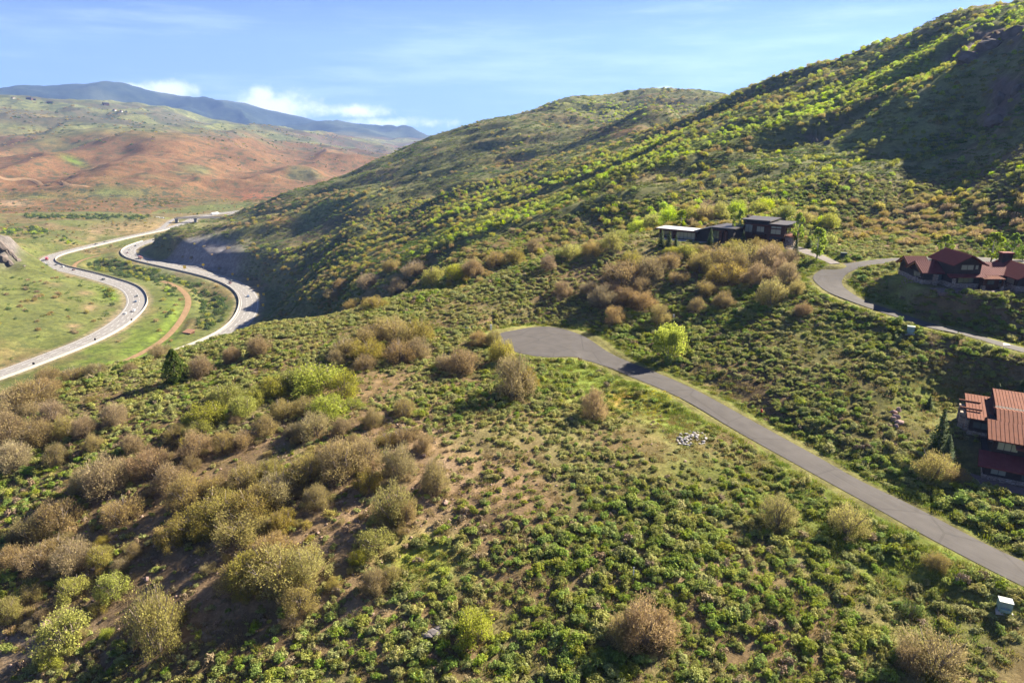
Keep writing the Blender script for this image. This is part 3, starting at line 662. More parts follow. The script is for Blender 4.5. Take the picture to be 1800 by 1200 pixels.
for s_ in range(2):
    V, F, Rn = tuft(90+s_, 60); TUFTS.append(foliage_mesh('grass_tuft', V, F, m_grass, Rn)); TUFTS.append(foliage_mesh('grass_tuft', V, F, m_straw, Rn))
m_flower = leaf_material('yellow_flower', ((0, (.20, .22, .03)), (.4, (.50, .42, .02)), (1, (.75, .62, .02))), .3, .01, .1)
FLOWERS = []
for s_ in range(2):
    V, F, Rn = tuft(95+s_, 50); FLOWERS.append(foliage_mesh('flower_tuft', V, F, m_flower, Rn))
def rock_mesh(name, seed, m, flat=.7, n=2):
    rg = np.random.default_rng(seed); bm = bmesh.new(); bmesh.ops.create_icosphere(bm, subdivisions=n, radius=1)
    pl = [(Vector(rg.normal(size=3)).normalized(), rg.uniform(.55, .85)) for _ in range(9 if n < 3 else 18)]
    for v in bm.verts:
        for nrm, dd in pl:
            t = v.co.dot(nrm)
            if t > dd: v.co -= nrm*(t-dd)
        v.co.z *= flat; v.co *= 1+rg.uniform(-.05, .05)
    me = bpy.data.meshes.new(name); bm.to_mesh(me); bm.free(); me.materials.append(m); return me
m_stone = solid('brown_stone', (.26, .185, .145), .35, 2, 1, .1, .4); m_boulder = solid('pink_boulder', (.27, .19, .165), .3, 1.5, 1, .1, .5); m_white_stone = solid('pale_stone', (.32, .305, .30), .35, 2.5, 1, .1, .4)
m_crag = solid('crag_rock', (.105, .088, .078), .5, 1.6, 1, .1, 1.0)
STONES = [rock_mesh('stone', 5+i, m_stone, .65, 1) for i in range(3)]

# ---------------------------------------------------------------- where things grow: regions drawn over the photograph, planted on the ground
ALLP = []                                            # kept clear: roads and houses
def scatter(r0, r1, dens, az=(-40, 40), seed=1):
    """random ground points between two ranges, dens per square metre"""
    rg = np.random.default_rng(seed); A = (R(az[1])-R(az[0]))/2*(r1*r1-r0*r0); n = int(A*dens)
    r = np.sqrt(rg.uniform(r0*r0, r1*r1, n)); a = rg.uniform(R(az[0]), R(az[1]), n)
    x, y = r*np.sin(a), r*np.cos(a); ok = grid_at(SEEN, x, y); x, y = x[ok], y[ok]; z = ground(x, y); u, v, d = pix(x, y, z)
    ok = (u > -60) & (u < 1860) & (v < 1290); return x[ok], y[ok], z[ok], u[ok], v[ok], d[ok], rg
def inpoly(u, v, P):
    P = np.asarray(P, float); c = np.zeros(u.shape, bool); j = len(P)-1
    for i in range(len(P)):
        xi, yi, xj, yj = *P[i], *P[j]
        c ^= ((yi > v) != (yj > v)) & (u < (xj-xi)*(v-yi)/(yj-yi+1e-12)+xi); j = i
    return c
def G2(u, v, a, b, su, sv): return np.exp(-((u-a)/su)**2-((v-b)/sv)**2)
def clear_of(x, y, pad_=.4, house=True):
    ok = grid_at(ROADW, x, y) > pad_
    if house:
        for X, Y, rad in HOUSE_XY: ok &= np.hypot(x-X, y-Y) > rad*.92
    return ok
def sheet(name, protos, x, y, z, scl, rot, idx, seed=0):
    """one ground-cover object: a cloud of points, each carrying one of the plant meshes"""
    col = bpy.data.collections.new(name+'_plants')
    for i, me in enumerate(protos):
        o = bpy.data.objects.new(f'{name}_{i:03d}', me); col.objects.link(o)
    me = bpy.data.meshes.new(name); me.vertices.add(len(x)); me.vertices.foreach_set('co', np.stack([x, y, z], 1).astype(np.float32).ravel())
    for nm, ty, a in (('scl', 'FLOAT_VECTOR', scl), ('rot', 'FLOAT_VECTOR', rot)):
        at = me.attributes.new(nm, ty, 'POINT'); at.data.foreach_set('vector', np.asarray(a, np.float32).ravel())
    at = me.attributes.new('idx', 'INT', 'POINT'); at.data.foreach_set('value', np.asarray(idx, np.int32))
    me.update(); o = bpy.data.objects.new(name, me); link(o); tag(o, kind='stuff')
    ng = bpy.data.node_groups.new(name, 'GeometryNodeTree'); ng.interface.new_socket('Geometry', in_out='INPUT', socket_type='NodeSocketGeometry'); ng.interface.new_socket('Geometry', in_out='OUTPUT', socket_type='NodeSocketGeometry')
    gi, go = N(ng, 'NodeGroupInput'), N(ng, 'NodeGroupOutput'); ci = N(ng, 'GeometryNodeCollectionInfo'); ci.inputs['Collection'].default_value = col
    ci.inputs['Separate Children'].default_value = True; ci.inputs['Reset Children'].default_value = True
    ip = N(ng, 'GeometryNodeInstanceOnPoints'); ip.inputs['Pick Instance'].default_value = True
    def na(nm, ty): n = N(ng, 'GeometryNodeInputNamedAttribute', data_type=ty); n.inputs[0].default_value = nm; return n.outputs[0]
    L = ng.links.new; L(gi.outputs[0], ip.inputs['Points']); L(ci.outputs[0], ip.inputs['Instance']); L(na('idx', 'INT'), ip.inputs['Instance Index'])
    er = N(ng, 'FunctionNodeEulerToRotation'); L(na('rot', 'FLOAT_VECTOR'), er.inputs[0]); L(er.outputs[0], ip.inputs['Rotation']); L(na('scl', 'FLOAT_VECTOR'), ip.inputs['Scale']); L(ip.outputs[0], go.inputs[0])
    md = o.modifiers.new('plants', 'NODES'); md.node_group = ng
    return o
def rots(n, rg, tilt=.1): return np.stack([rg.normal(0, tilt, n), rg.normal(0, tilt, n), rg.uniform(0, 6.283, n)], 1)

# ---------------------------------------------------------------- shrubs read off the photograph: base pixel, width, height, kind
SHRUBS = [
 # thicket on the knoll left of the turnaround
 (690,600,72,48,'o'),(735,606,62,50,'o'),(652,606,72,46,'b'),(608,627,66,42,'b'),(648,641,74,50,'o'),(702,642,76,52,'b'),(737,631,52,44,'b'),(590,641,40,30,'b'),(640,656,50,36,'b'),(712,610,50,46,'o'),(670,575,40,22,'o'),
 (812,662,78,52,'b'),(783,652,46,36,'b'),(905,706,84,92,'b'),(882,643,52,58,'o'),(842,612,46,34,'b'),(868,612,34,40,'o'),(928,690,40,50,'o'),(1046,742,58,64,'p'),
 # yellow-green mass above the left slope
 (400,716,72,50,'y'),(430,736,56,46,'y'),(368,756,80,56,'y'),(348,772,58,40,'y'),(560,702,124,70,'y'),(608,706,64,62,'y'),(520,692,70,50,'y'),(482,702,58,50,'y'),(578,746,86,58,'y'),(552,777,70,60,'b'),(500,742,62,46,'o'),(450,715,50,40,'y'),(540,735,60,45,'o'),
 (712,737,46,46,'o'),(655,756,44,44,'b'),(600,770,44,40,'b'),(520,775,46,36,'b'),(470,770,50,42,'b'),(430,790,46,44,'b'),(395,800,46,46,'b'),
 # grey thicket at the left edge
 (205,750,50,48,'p'),(60,722,98,58,'p'),(18,742,86,66,'p'),(92,748,62,50,'p'),(78,702,62,40,'p'),(10,792,90,78,'p'),(68,792,72,60,'p'),(116,772,50,50,'o'),(150,772,50,48,'p'),(30,830,70,60,'p'),(100,820,50,44,'b'),(165,795,40,36,'b'),
 (456,627,50,42,'p'),(408,642,40,40,'p'),(354,667,50,46,'p'),(281,632,46,30,'p'),(88,676,50,34,'p'),(130,672,52,34,'b'),(170,664,44,30,'b'),(230,655,30,20,'b'),
 # brown thickets of the left slope
 (185,882,98,88,'p'),(214,932,80,68,'b'),(108,942,90,70,'b'),(60,962,78,62,'b'),(265,842,70,60,'p'),(344,812,70,58,'p'),(300,872,80,60,'b'),(150,870,60,56,'b'),(235,800,46,40,'p'),(310,780,50,40,'b'),
 (332,902,80,70,'b'),(388,932,108,78,'o'),(450,922,108,78,'o'),(340,952,88,60,'o'),(420,972,116,70,'o'),(300,972,58,48,'o'),(490,892,88,68,'b'),(540,862,88,70,'b'),(600,852,96,80,'b'),(642,832,78,68,'b'),(702,852,74,78,'b'),(766,872,58,74,'b'),(712,784,58,40,'b'),(745,800,44,40,'b'),(680,790,44,38,'b'),(380,880,60,50,'b'),(430,870,70,54,'b'),(560,900,60,50,'b'),(480,850,60,50,'o'),(500,940,60,50,'o'),(620,800,46,40,'b'),(575,820,56,48,'b'),(650,870,60,50,'o'),
 (692,932,88,88,'o'),(660,987,80,58,'y'),(660,1052,58,54,'b'),(690,1030,44,38,'o'),(716,925,50,60,'b'),(630,1000,40,36,'y'),
 (490,1062,146,108,'o'),(440,1042,90,78,'o'),(540,1042,88,88,'o'),(480,1010,100,70,'b'),(530,1085,80,60,'b'),(282,1165,108,150,'o'),(262,1110,70,60,'b'),(120,1152,98,88,'y'),(20,1102,58,60,'o'),(130,1062,70,48,'y'),(202,1062,68,58,'y'),(70,1012,80,58,'p'),(132,1012,80,66,'p'),(180,1002,58,46,'o'),(24,1005,60,50,'b'),(100,985,60,50,'b'),(238,985,40,34,'b'),(60,1060,50,36,'o'),(215,1010,36,30,'p'),
 # lower right
 (835,1147,84,84,'y'),(1130,1160,126,98,'b'),(1090,1150,60,70,'o'),(1165,1140,60,70,'b'),(1365,937,74,74,'o'),(1490,952,84,70,'o'),(1640,1205,128,96,'b'),(1595,1190,60,64,'b'),(1640,848,86,58,'o'),(1680,852,50,40,'b'),(1645,1008,56,40,'b'),(1600,1090,44,34,'d'),
 # upper group below the long dark house
 (1098,503,88,48,'p'),(1060,542,68,44,'p'),(1140,492,78,46,'p'),(1080,572,44,40,'b'),(1160,572,44,46,'b'),(1130,547,58,40,'b'),(1040,522,48,30,'p'),(1262,472,88,50,'o'),(1312,467,78,46,'o'),(1232,482,60,48,'o'),(1352,472,68,50,'b'),(1282,502,88,50,'o'),(1332,502,68,44,'b'),(1356,537,58,60,'o'),(1386,502,48,50,'b'),(1272,542,48,34,'b'),(1242,522,48,40,'b'),(1176,472,58,40,'b'),(1410,557,38,30,'p'),(1300,485,60,44,'b'),(1340,455,50,34,'o'),(1290,450,50,32,'o'),(1370,490,44,40,'p'),(1100,540,56,40,'b'),(1075,525,50,34,'p'),(1120,518,56,38,'b'),(990,520,40,30,'b'),(965,475,36,30,'p'),(1000,455,50,34,'y'),(1040,450,50,32,'o'),(1075,440,46,34,'y'),(1110,470,46,34,'o'),(1190,500,40,30,'b'),(1205,455,44,30,'y'),(1222,447,40,22,'o'),(1330,440,46,26,'o'),(1360,446,40,26,'o'),(1238,446,34,18,'b'),(1385,470,40,40,'p'),(1180,450,36,20,'y'),(1175,397,42,36,'l'),(1207,393,40,34,'y'),(1237,389,44,36,'o'),(1264,385,36,34,'y'),(1292,379,40,30,'l'),(1332,377,40,28,'y'),(1382,386,38,34,'y'),(1412,394,36,30,'o'),(1148,404,44,36,'y'),(1122,414,42,34,'l'),(1084,427,44,30,'y'),(1458,402,40,34,'y'),(1345,372,36,26,'l'),(1400,520,36,34,'o'),(1225,550,40,30,'p'),
 # along the ravine and spur foot
 (660,545,60,26,'o'),(620,548,50,24,'o'),(765,505,50,44,'y'),(700,520,56,36,'p'),(730,490,60,40,'b'),(650,510,50,34,'p'),(830,487,50,36,'b'),(870,470,44,34,'b'),(800,495,44,36,'y'),(905,462,40,30,'o'),(590,530,50,28,'b'),(940,445,36,28,'b'),(690,480,40,30,'o'),(600,510,36,24,'b'),
]
SUN_H = np.array([math.sin(SUN_AZ), math.cos(SUN_AZ)])
def px_m(d): return d/FPX
shr = []                                             # x, y, z, radius, height, kind, u, v, size in pixels
for u, v, w, h, k in SHRUBS:
    t_ = float(ray(u, v)[1]); sd, cd = t_/math.hypot(1, t_), 1/math.hypot(1, t_)     # how steeply this plant is looked down on
    p = on_ground(u, v-.42*w*sd); d = pix(*p)[2]; rad = w*d/FPX/2*1.02; hh = max(.75*rad, (h*d/FPX-.75*rad*sd)/cd); shr.append([p[0], p[1], p[2], rad, hh*.98, k, u, v-h/2, w])
_rg = np.random.default_rng(19)
for s_ in list(shr):                                # smaller shrubs grown into the flanks of the thickets
    if s_[6] < 640 and s_[7] > 690 and s_[8] > 54 and len(shr) < 292:
        a_ = _rg.uniform(0, 6.283); q_ = s_[3]*_rg.uniform(.75, 1.05); X, Y = s_[0]+q_*math.cos(a_), s_[1]+q_*math.sin(a_); Z = float(ground(X, Y)); u_, v_, d_ = (float(t) for t in pix(X, Y, Z)); r_2 = s_[3]*_rg.uniform(.38, .62)
        shr.append([X, Y, Z, r_2, r_2*_rg.uniform(.8, 1.15), s_[5] if _rg.uniform() < .75 else 'bo'[int(_rg.integers(2))], u_, v_-6, 2*r_2*FPX/d_])
HAND = len(shr)
def spot(kind_prob, x, y, z, u, v, d, rg, rad, hr=(.9, 1.25)):
    for i in range(len(x)):
        ks, ps = zip(*kind_prob(u[i], v[i]).items()); q = rg.uniform(*rad); k = ks[int(np.searchsorted(np.cumsum(ps)/sum(ps), rg.uniform()))]
        shr.append([x[i], y[i], z[i], q, q*rg.uniform(*hr), k, u[i], v[i], 2*q*FPX/d[i]])
def line_d(u, v, P):                                 # vertical distance below a polyline
    P = np.asarray(P, float); return v-np.interp(u, P[:, 0], P[:, 1])
STRIPE2 = ((520,500),(600,455),(700,425),(800,376),(900,348),(1000,311),(1100,275),(1200,236),(1350,190),(1500,140))
CREST = ((430,372),(500,342),(560,325),(650,290),(760,243),(860,215),(960,193),(1000,174),(1120,161),(1250,165),(1300,153),(1400,128),(1500,98),(1600,62),(1700,27),(1800,8))
def plant_slopes():
    x, y, z, u, v, d, rg = scatter(255, 760, .085, (-32, 40), 11)
    r = np.hypot(x, y); ok = clear_of(x, y, 3) & (grid_at(HWD, x, y) > 12) & ((z > 6) & (u > 430)); x, y, z, u, v, d, r = (a[ok] for a in (x, y, z, u, v, d, r))
    n1, n2 = fbm(x/34, y/34, 3, 201), fbm(x/80, y/80, 3, 205)
    s1, s2 = line_d(u, v, STRIPE), line_d(u, v, STRIPE2); cr = grid_at(crag, x, y)
    wid = np.interp(u, (600, 900, 1300, 1500, 1650, 1800), (10, 15, 18, 28, 42, 40))
    band1 = np.exp(-((s1+wid*.25)/wid)**2)*sst(640, 760, u); band2 = np.exp(-(s2/11)**2)*sst(700, 800, u)*(1-sst(1150, 1300, u))
    above = (s1 < -8)
    dens = np.where(above, .40+.6*n1+.3*n2, .08+.60*n1+.3*n2)
    foot = np.exp(-((v-385)/28)**2)*((u > 1040) & (u < 1480)); thick = inpoly(u, v, ((1478,392),(1560,352),(1680,340),(1830,330),(1830,455),(1700,440),(1590,432),(1470,420)))
    low = inpoly(u, v, ((540,560),(600,480),(720,420),(850,420),(960,390),(1000,455),(900,480),(800,520),(690,530)))
    dark = (u > 1330) & (s1 > 25) & (v < 345)
    dens = np.maximum(dens, band1*1.1); dens = np.maximum(dens, band2*.9); dens = np.maximum(dens, foot*1.0); dens = np.where(thick, .95, dens); dens = np.where(low, .34+.7*n1+.3*n2, dens)
    dens = np.where(dark, .20+.60*sst(.0, .35, n1), dens)*(1-.95*np.clip(cr*1.6, 0, 1)); dens = np.where((s1 > -4) & (s1 < 6+.55*wid) & (u > 700), np.maximum(dens, .65*band1), dens)
    keep = rg.uniform(size=len(x)) < dens; ii = np.nonzero(keep)[0]
    for i in ii:
        if thick[i]: pr = {'b': .34, 'p': .22, 'o': .44} if v[i] > 365 else {'o': .75, 'y': .2, 'b': .05}
        elif foot[i] > .35: pr = {'y': .42, 'o': .28, 'l': .24, 'b': .06}
        elif band1[i] > .5: pr = {'l': .66, 'y': .30, 'o': .04}
        elif band2[i] > .5: pr = {'l': .38, 'y': .42, 'o': .15, 'b': .05}
        elif low[i]: pr = {'b': .46, 'o': .30, 'p': .14, 'y': .10}
        elif dark[i]: pr = {'y': .58, 'l': .22, 'o': .20}
        elif above[i]: pr = {'o': .34, 'y': .28, 'b': .24, 'l': .14} if u[i] < 1250 else {'o': .30, 'y': .30, 'l': .26, 'b': .14}
        else: pr = {'o': .38, 'b': .30, 'y': .28, 'l': .04}
        ks, ps = zip(*pr.items()); k = ks[min(len(ks)-1, int(np.searchsorted(np.cumsum(ps)/sum(ps), .75*rg.uniform()+.25*np.clip(.5+1.6*n2[i], 0, 1))))]
        q = rg.uniform(1.05, 2.5)*(1.12 if r[i] > 450 else 1)*(.8 if dark[i] else 1)*(.8 if band1[i] > .5 else 1)
        shr.append([x[i], y[i], z[i], q, q*rg.uniform(.95, 1.35)*(1.15 if k in 'ly' else 1), k, u[i], v[i], 2*q*FPX/d[i]])
plant_slopes()
def plant_left_fill():
    x, y, z, u, v, d, rg = scatter(90, 240, .055, (-42, 4), 41); n1 = fbm(x/14, y/14, 3, 241); reg = inpoly(u, v, ((-60,690),(120,690),(330,760),(560,780),(760,760),(800,880),(740,960),(600,1110),(330,1290),(-60,1290)))
    clear = G2(u, v, 330, 1040, 60, 40)+G2(u, v, 250, 830, 60, 20)+G2(u, v, 60, 880, 90, 30)+G2(u, v, 620, 960, 40, 40)+G2(u, v, 780, 900, 50, 40)
    for i in np.nonzero(reg & (rg.uniform(size=len(x)) < .40+.9*n1-.7*clear))[0]:
        k = ('ppb' if u[i] < 160 else 'bbo' if v[i] < 880 else 'boo' if v[i] < 1020 else 'boy')[int(rg.integers(3))]; q = rg.uniform(.8, 1.75); shr.append([x[i], y[i], z[i], q, q*rg.uniform(.9, 1.35), k, u[i], v[i], 2*q*FPX/d[i]])
plant_left_fill()
def plant_far_hill():
    x, y, z, u, v, d, rg = scatter(640, 1650, .012, (-28, 22), 12)
    ok = (z > 12) & (grid_at(HWD, x, y) > 16) & (grid_at(cliff, x, y) < .25) & (v > 150) & (u > 395); x, y, z, u, v, d = (a[ok] for a in (x, y, z, u, v, d)); n1, n2 = fbm(x/60, y/60, 3, 211), fbm(x/130, y/130, 3, 216)
    br = G2(u, v, 415, 452, 40, 26)+G2(u, v, 590, 345, 50, 16)+G2(u, v, 520, 360, 60, 12)+G2(u, v, 430, 400, 40, 10); gr = G2(u, v, 505, 440, 28, 12)+G2(u, v, 1020, 190, 60, 14)+G2(u, v, 1080, 200, 60, 14)+G2(u, v, 500, 455, 30, 14)*.6+G2(u, v, 1190, 192, 50, 8)
    dens = .10+.65*n1+.2*n2+br*.9+gr*.7-.5*G2(u, v, 550, 400, 70, 25); ii = np.nonzero(rg.uniform(size=len(x)) < dens)[0]
    for i in ii:
        pr = {'b': .7, 'p': .2, 'o': .1} if br[i] > .35 else {'l': .45, 'y': .55} if gr[i] > .3 else {'o': .42, 'y': .20, 'b': .30, 'd': .08}
        ks, ps = zip(*pr.items()); k = ks[min(len(ks)-1, int(np.searchsorted(np.cumsum(ps)/sum(ps), rg.uniform())))]; q = rg.uniform(2.2, 4.2)
        shr.append([x[i], y[i], z[i], q, q*rg.uniform(.8, 1.1), k, u[i], v[i], 2*q*FPX/d[i]])
plant_far_hill()
WILLOW = ((152,455),(205,458),(262,470),(330,492),(390,520),(402,555),(385,590),(352,600),(345,575),(356,540),(330,512),(250,492),(205,485),(160,478))
def plant_valley():
    x, y, z, u, v, d, rg = scatter(480, 1650, .024, (-42, -16), 13)
    ok = (z < 22) & (u < 470) & clear_of(x, y, 3, False) & (grid_at(HWD, x, y) > 9); x, y, z, u, v, d = (a[ok] for a in (x, y, z, u, v, d)); n1 = fbm(x/40, y/40, 3, 221)
    wl = inpoly(u, v, WILLOW); lump = G2(u, v, 65, 408, 16, 9)*1.5+G2(u, v, 20, 408, 24, 6)+G2(u, v, 300, 560, 20, 26)*.4+G2(u, v, 190, 515, 12, 20)+G2(u, v, 300, 510, 18, 10)+G2(u, v, 120, 425, 22, 6)+G2(u, v, 500, 545, 50, 18)
    row = np.exp(-((v-380.5-.01*u)/3.2)**2)*((u > 45) & (u < 262)); tan = G2(u, v, 60, 505, 50, 14)+G2(u, v, 40, 520, 45, 20)*.7
    dens = .015+.13*sst(.05, .4, n1)+wl*(1.1+.5*n1)+lump*.8+row*.8+tan*.25
    for i in np.nonzero(rg.uniform(size=len(x)) < dens)[0]:
        pr = {'d': .8, 'y': .2} if (wl[i] or row[i] > .3) else {'d': .55, 'l': .2, 'y': .25} if lump[i] > .3 else {'b': .35, 'p': .25, 'o': .2, 'd': .2}
        ks, ps = zip(*pr.items()); k = ks[min(len(ks)-1, int(np.searchsorted(np.cumsum(ps)/sum(ps), rg.uniform())))]; q = rg.uniform(1.5, 3.2)*(1.5 if row[i] > .3 or lump[i] > .6 else 1.25 if wl[i] else 1)
        shr.append([x[i], y[i], z[i], q, q*rg.uniform(.9, 1.3), k, u[i], v[i], 2*q*FPX/d[i]])
plant_valley()
def plant_red_hills():
    x, y, z, u, v, d, rg = scatter(1450, 4200, .0011, (-42, -8), 14); ok = (z > 4) & (v < 372); x, y, z, u, v, d = (a[ok] for a in (x, y, z, u, v, d)); n1 = fbm(x/150, y/150, 3, 231)
    for i in np.nonzero(rg.uniform(size=len(x)) < .04+.9*sst(-.05, .4, n1))[0]:
        k = 'dbodp'[int(rg.integers(5))]; q = rg.uniform(2.2, 4.5)*(1+z[i]/250); shr.append([x[i], y[i], z[i], q, q*rg.uniform(.6, .95), k, u[i], v[i], 2*q*FPX/d[i]])
plant_red_hills()
# ---- labels
LANDMARKS = [('the dark conical juniper', 310, 642), ('the paved turnaround', 960, 600), ('the pale stone heap', 1215, 770), ('the dark house', 1270, 405), ('the maroon-roofed house', 1700, 475),
 ('the copper-roofed house', 1755, 780), ('the upper road bend', 1450, 490), ('the pile of pink boulders', 1576, 735), ('the green utility box', 1766, 1055), ('the lone lime-green aspen', 1173, 605), ('the right highway', 400, 590),
 ('the tall olive oak', 282, 1095), ('the bottom-edge oak', 1130, 1110), ('the round roadside oak', 905, 660), ('the large yellow-green oak', 560, 670), ('the bottom-centre bush', 835, 1105), ('the roadside oak pair', 1430, 910), ('the brown oak thicket', 430, 930), ('the left-edge thicket', 45, 740)]
ORD = ['first', 'second', 'third', 'fourth', 'fifth', 'sixth', 'seventh', 'eighth', 'ninth', 'tenth', 'eleventh', 'twelfth', 'thirteenth', 'fourteenth', 'fifteenth', 'sixteenth']
def rel_labels(items, what):
    """items: (u, v, look). One label each: its look and its rank beside the closest landmark"""
    buck = {}
    for i, (u, v, look) in enumerate(items):
        c = sorted(((math.hypot(u-a, (v-b)*1.3), n, a, b) for n, a, b in LANDMARKS))[0]; du, dv = u-c[2], v-c[3]
        side = ('right of' if du > 0 else 'left of') if abs(du) > abs(dv)*1.3 else ('just below' if dv > 0 else 'just above')
        buck.setdefault((look, side, c[1]), []).append((c[0], i))
    out = [None]*len(items)
    for (look, side, nm), L in buck.items():
        for k, (_, i) in enumerate(sorted(L)): out[i] = f'{ORD[min(k, 15)]} {look} {what} {side} {nm}' if len(L) > 1 else f'{look} {what} {side} {nm}'
    return out
LOOK = {'b': 'brown twiggy', 'p': 'bare grey', 'o': 'olive budding', 'y': 'yellow-green leafy', 'l': 'bright lime', 'd': 'dark green'}
NAME = {'b': ('oak_shrub', 'oak shrub'), 'p': ('oak_shrub', 'oak shrub'), 'o': ('oak_shrub', 'oak shrub'), 'y': ('leafy_shrub', 'shrub'), 'l': ('leafy_shrub', 'shrub'), 'd': ('willow_shrub', 'willow')}
def far_label(k, u, v):
    if v < 372 and u < 430: where = 'scattered over the reddish hills beyond the highways'
    elif u < 470 and v > 372: where = 'on the valley floor beside the highways'
    elif u > 1330 and v > 430: where = 'in the scrub between the two houses on the right'
    elif u > 1470 and v > 330: where = 'in the long thicket behind the maroon-roofed house'
    elif u > 1040 and 345 < v < 440: where = 'in the belt behind the long dark house'
    elif u > 1330: where = 'on the steep mountainside at the upper right'
    elif v < 260 and u > 640: where = 'high on the rounded hill below the sky'
    elif u < 640: where = 'on the slope above the right highway'
    else: where = 'on the long spur across the middle of the view'
    return f'small {LOOK[k]} shrub {where}', f'{LOOK[k]} shrubs {where}'
def place_shrubs():
    rg = np.random.default_rng(77); order = sorted(range(len(shr)), key=lambda i: (i >= HAND, -shr[i][8])); cnt = {}; solo, rest = [], []
    for i in order:
        nm = NAME[shr[i][5]][0]; cnt[nm] = cnt.get(nm, 0)+1
        (solo if cnt[nm] <= 300 else rest).append(i)
    big = [i for i in solo if i < HAND]
    lab = dict(zip(big, rel_labels([(shr[i][6], shr[i][7], ('large ' if shr[i][8] > 80 else 'small ' if shr[i][8] < 46 else '')+LOOK[shr[i][5]]) for i in big], 'oak shrub')))
    for i in solo:
        x, y, z, rad, h, k, u, v, s = shr[i]; nm, cat = NAME[k]
        if i in lab: nm, cat = 'oak_shrub', 'oak shrub'
        rot = rg.uniform(0, 6.283); sc = (rad*rg.uniform(.95, 1.1), rad, h/1.22*rg.uniform(.95, 1.05))
        if i in lab:
            o = thing(nm, lab[i], cat, (x, y, z-.05*h), rot, 'oak shrubs on the near hillside', sc); link(bpy.data.objects.new('crown', CROWNS[k][int(rg.integers(3))]), o); link(bpy.data.objects.new('trunk', TRUNKS[int(rg.integers(2))]), o)
        else:
            P = CROWNS if s > 30 else FARCROWNS; o = bpy.data.objects.new(nm, P[k][int(rg.integers(len(P[k])))]); link(o); o.location = (float(x), float(y), float(z-.06*h)); o.rotation_euler = (0, 0, rot); o.scale = [float(a) for a in sc]
            l_, g_ = far_label(k, u, v); tag(o, l_, cat, g_)
    # what is left of each kind, as cover
    for fam, ks in (('oak_thicket', 'bpo'), ('leafy_thicket', 'yl'), ('willow_thicket', 'd')):
        I = [i for i in rest if shr[i][5] in ks]
        if not I: continue
        A = np.array([[shr[i][0], shr[i][1], shr[i][2]-.06*shr[i][4], shr[i][3], shr[i][4]/1.22] for i in I]); protos = [m for k in ks for m in FARCROWNS[k]+CROWNS[k][:2]]
        idx = np.array([ks.index(shr[i][5])*4+int(rg.integers(2))+2*(shr[i][8] > 17) for i in I]); sheet(fam, protos, A[:, 0], A[:, 1], A[:, 2], np.stack([A[:, 3], A[:, 3], A[:, 4]], 1), rots(len(I), rg, .08), idx)
    print('shrubs', len(shr), 'solo', len(solo), 'cover', len(rest), cnt)
place_shrubs()

# ---------------------------------------------------------------- sagebrush, grass and stones
def near_fields(x, y, u, v):
    n1, n2 = fbm(x/10, y/10, 3, 301), fbm(x/30, y/30, 3, 305)
    G = lambda a, b, su, sv: G2(u, v, a, b, su, sv)
    soil = np.clip(G(560,790,170,60)+G(770,870,90,60)+G(620,930,150,70)+G(690,770,70,35)+G(430,1000,130,70)+G(300,1060,130,80)+G(60,1120,120,70)+G(380,900,170,80)+G(150,960,160,80), 0, 1)
    turf = np.clip(G(1080,690,120,46)+G(1010,650,80,20)+G(1205,738,60,28)+G(1130,660,60,22)+G(1640,1000,120,45)+G(1500,930,80,30)+G(740,985,60,40)+G(1720,1120,120,60)+G(1425,450,30,25)+G(1590,490,40,14)+G(1215,770,34,22)*1.2, 0, 1)
    dens = 1.0+.85*n1+.55*n2; dens = dens*(1-.66*soil)*(1-.86*turf); dens = dens-.55*np.clip(G(1330,1040,160,60)+G(1480,1060,140,60), 0, 1)*sst(-.1, .3, n2+n1)
    return dens, soil, turf, n1, n2
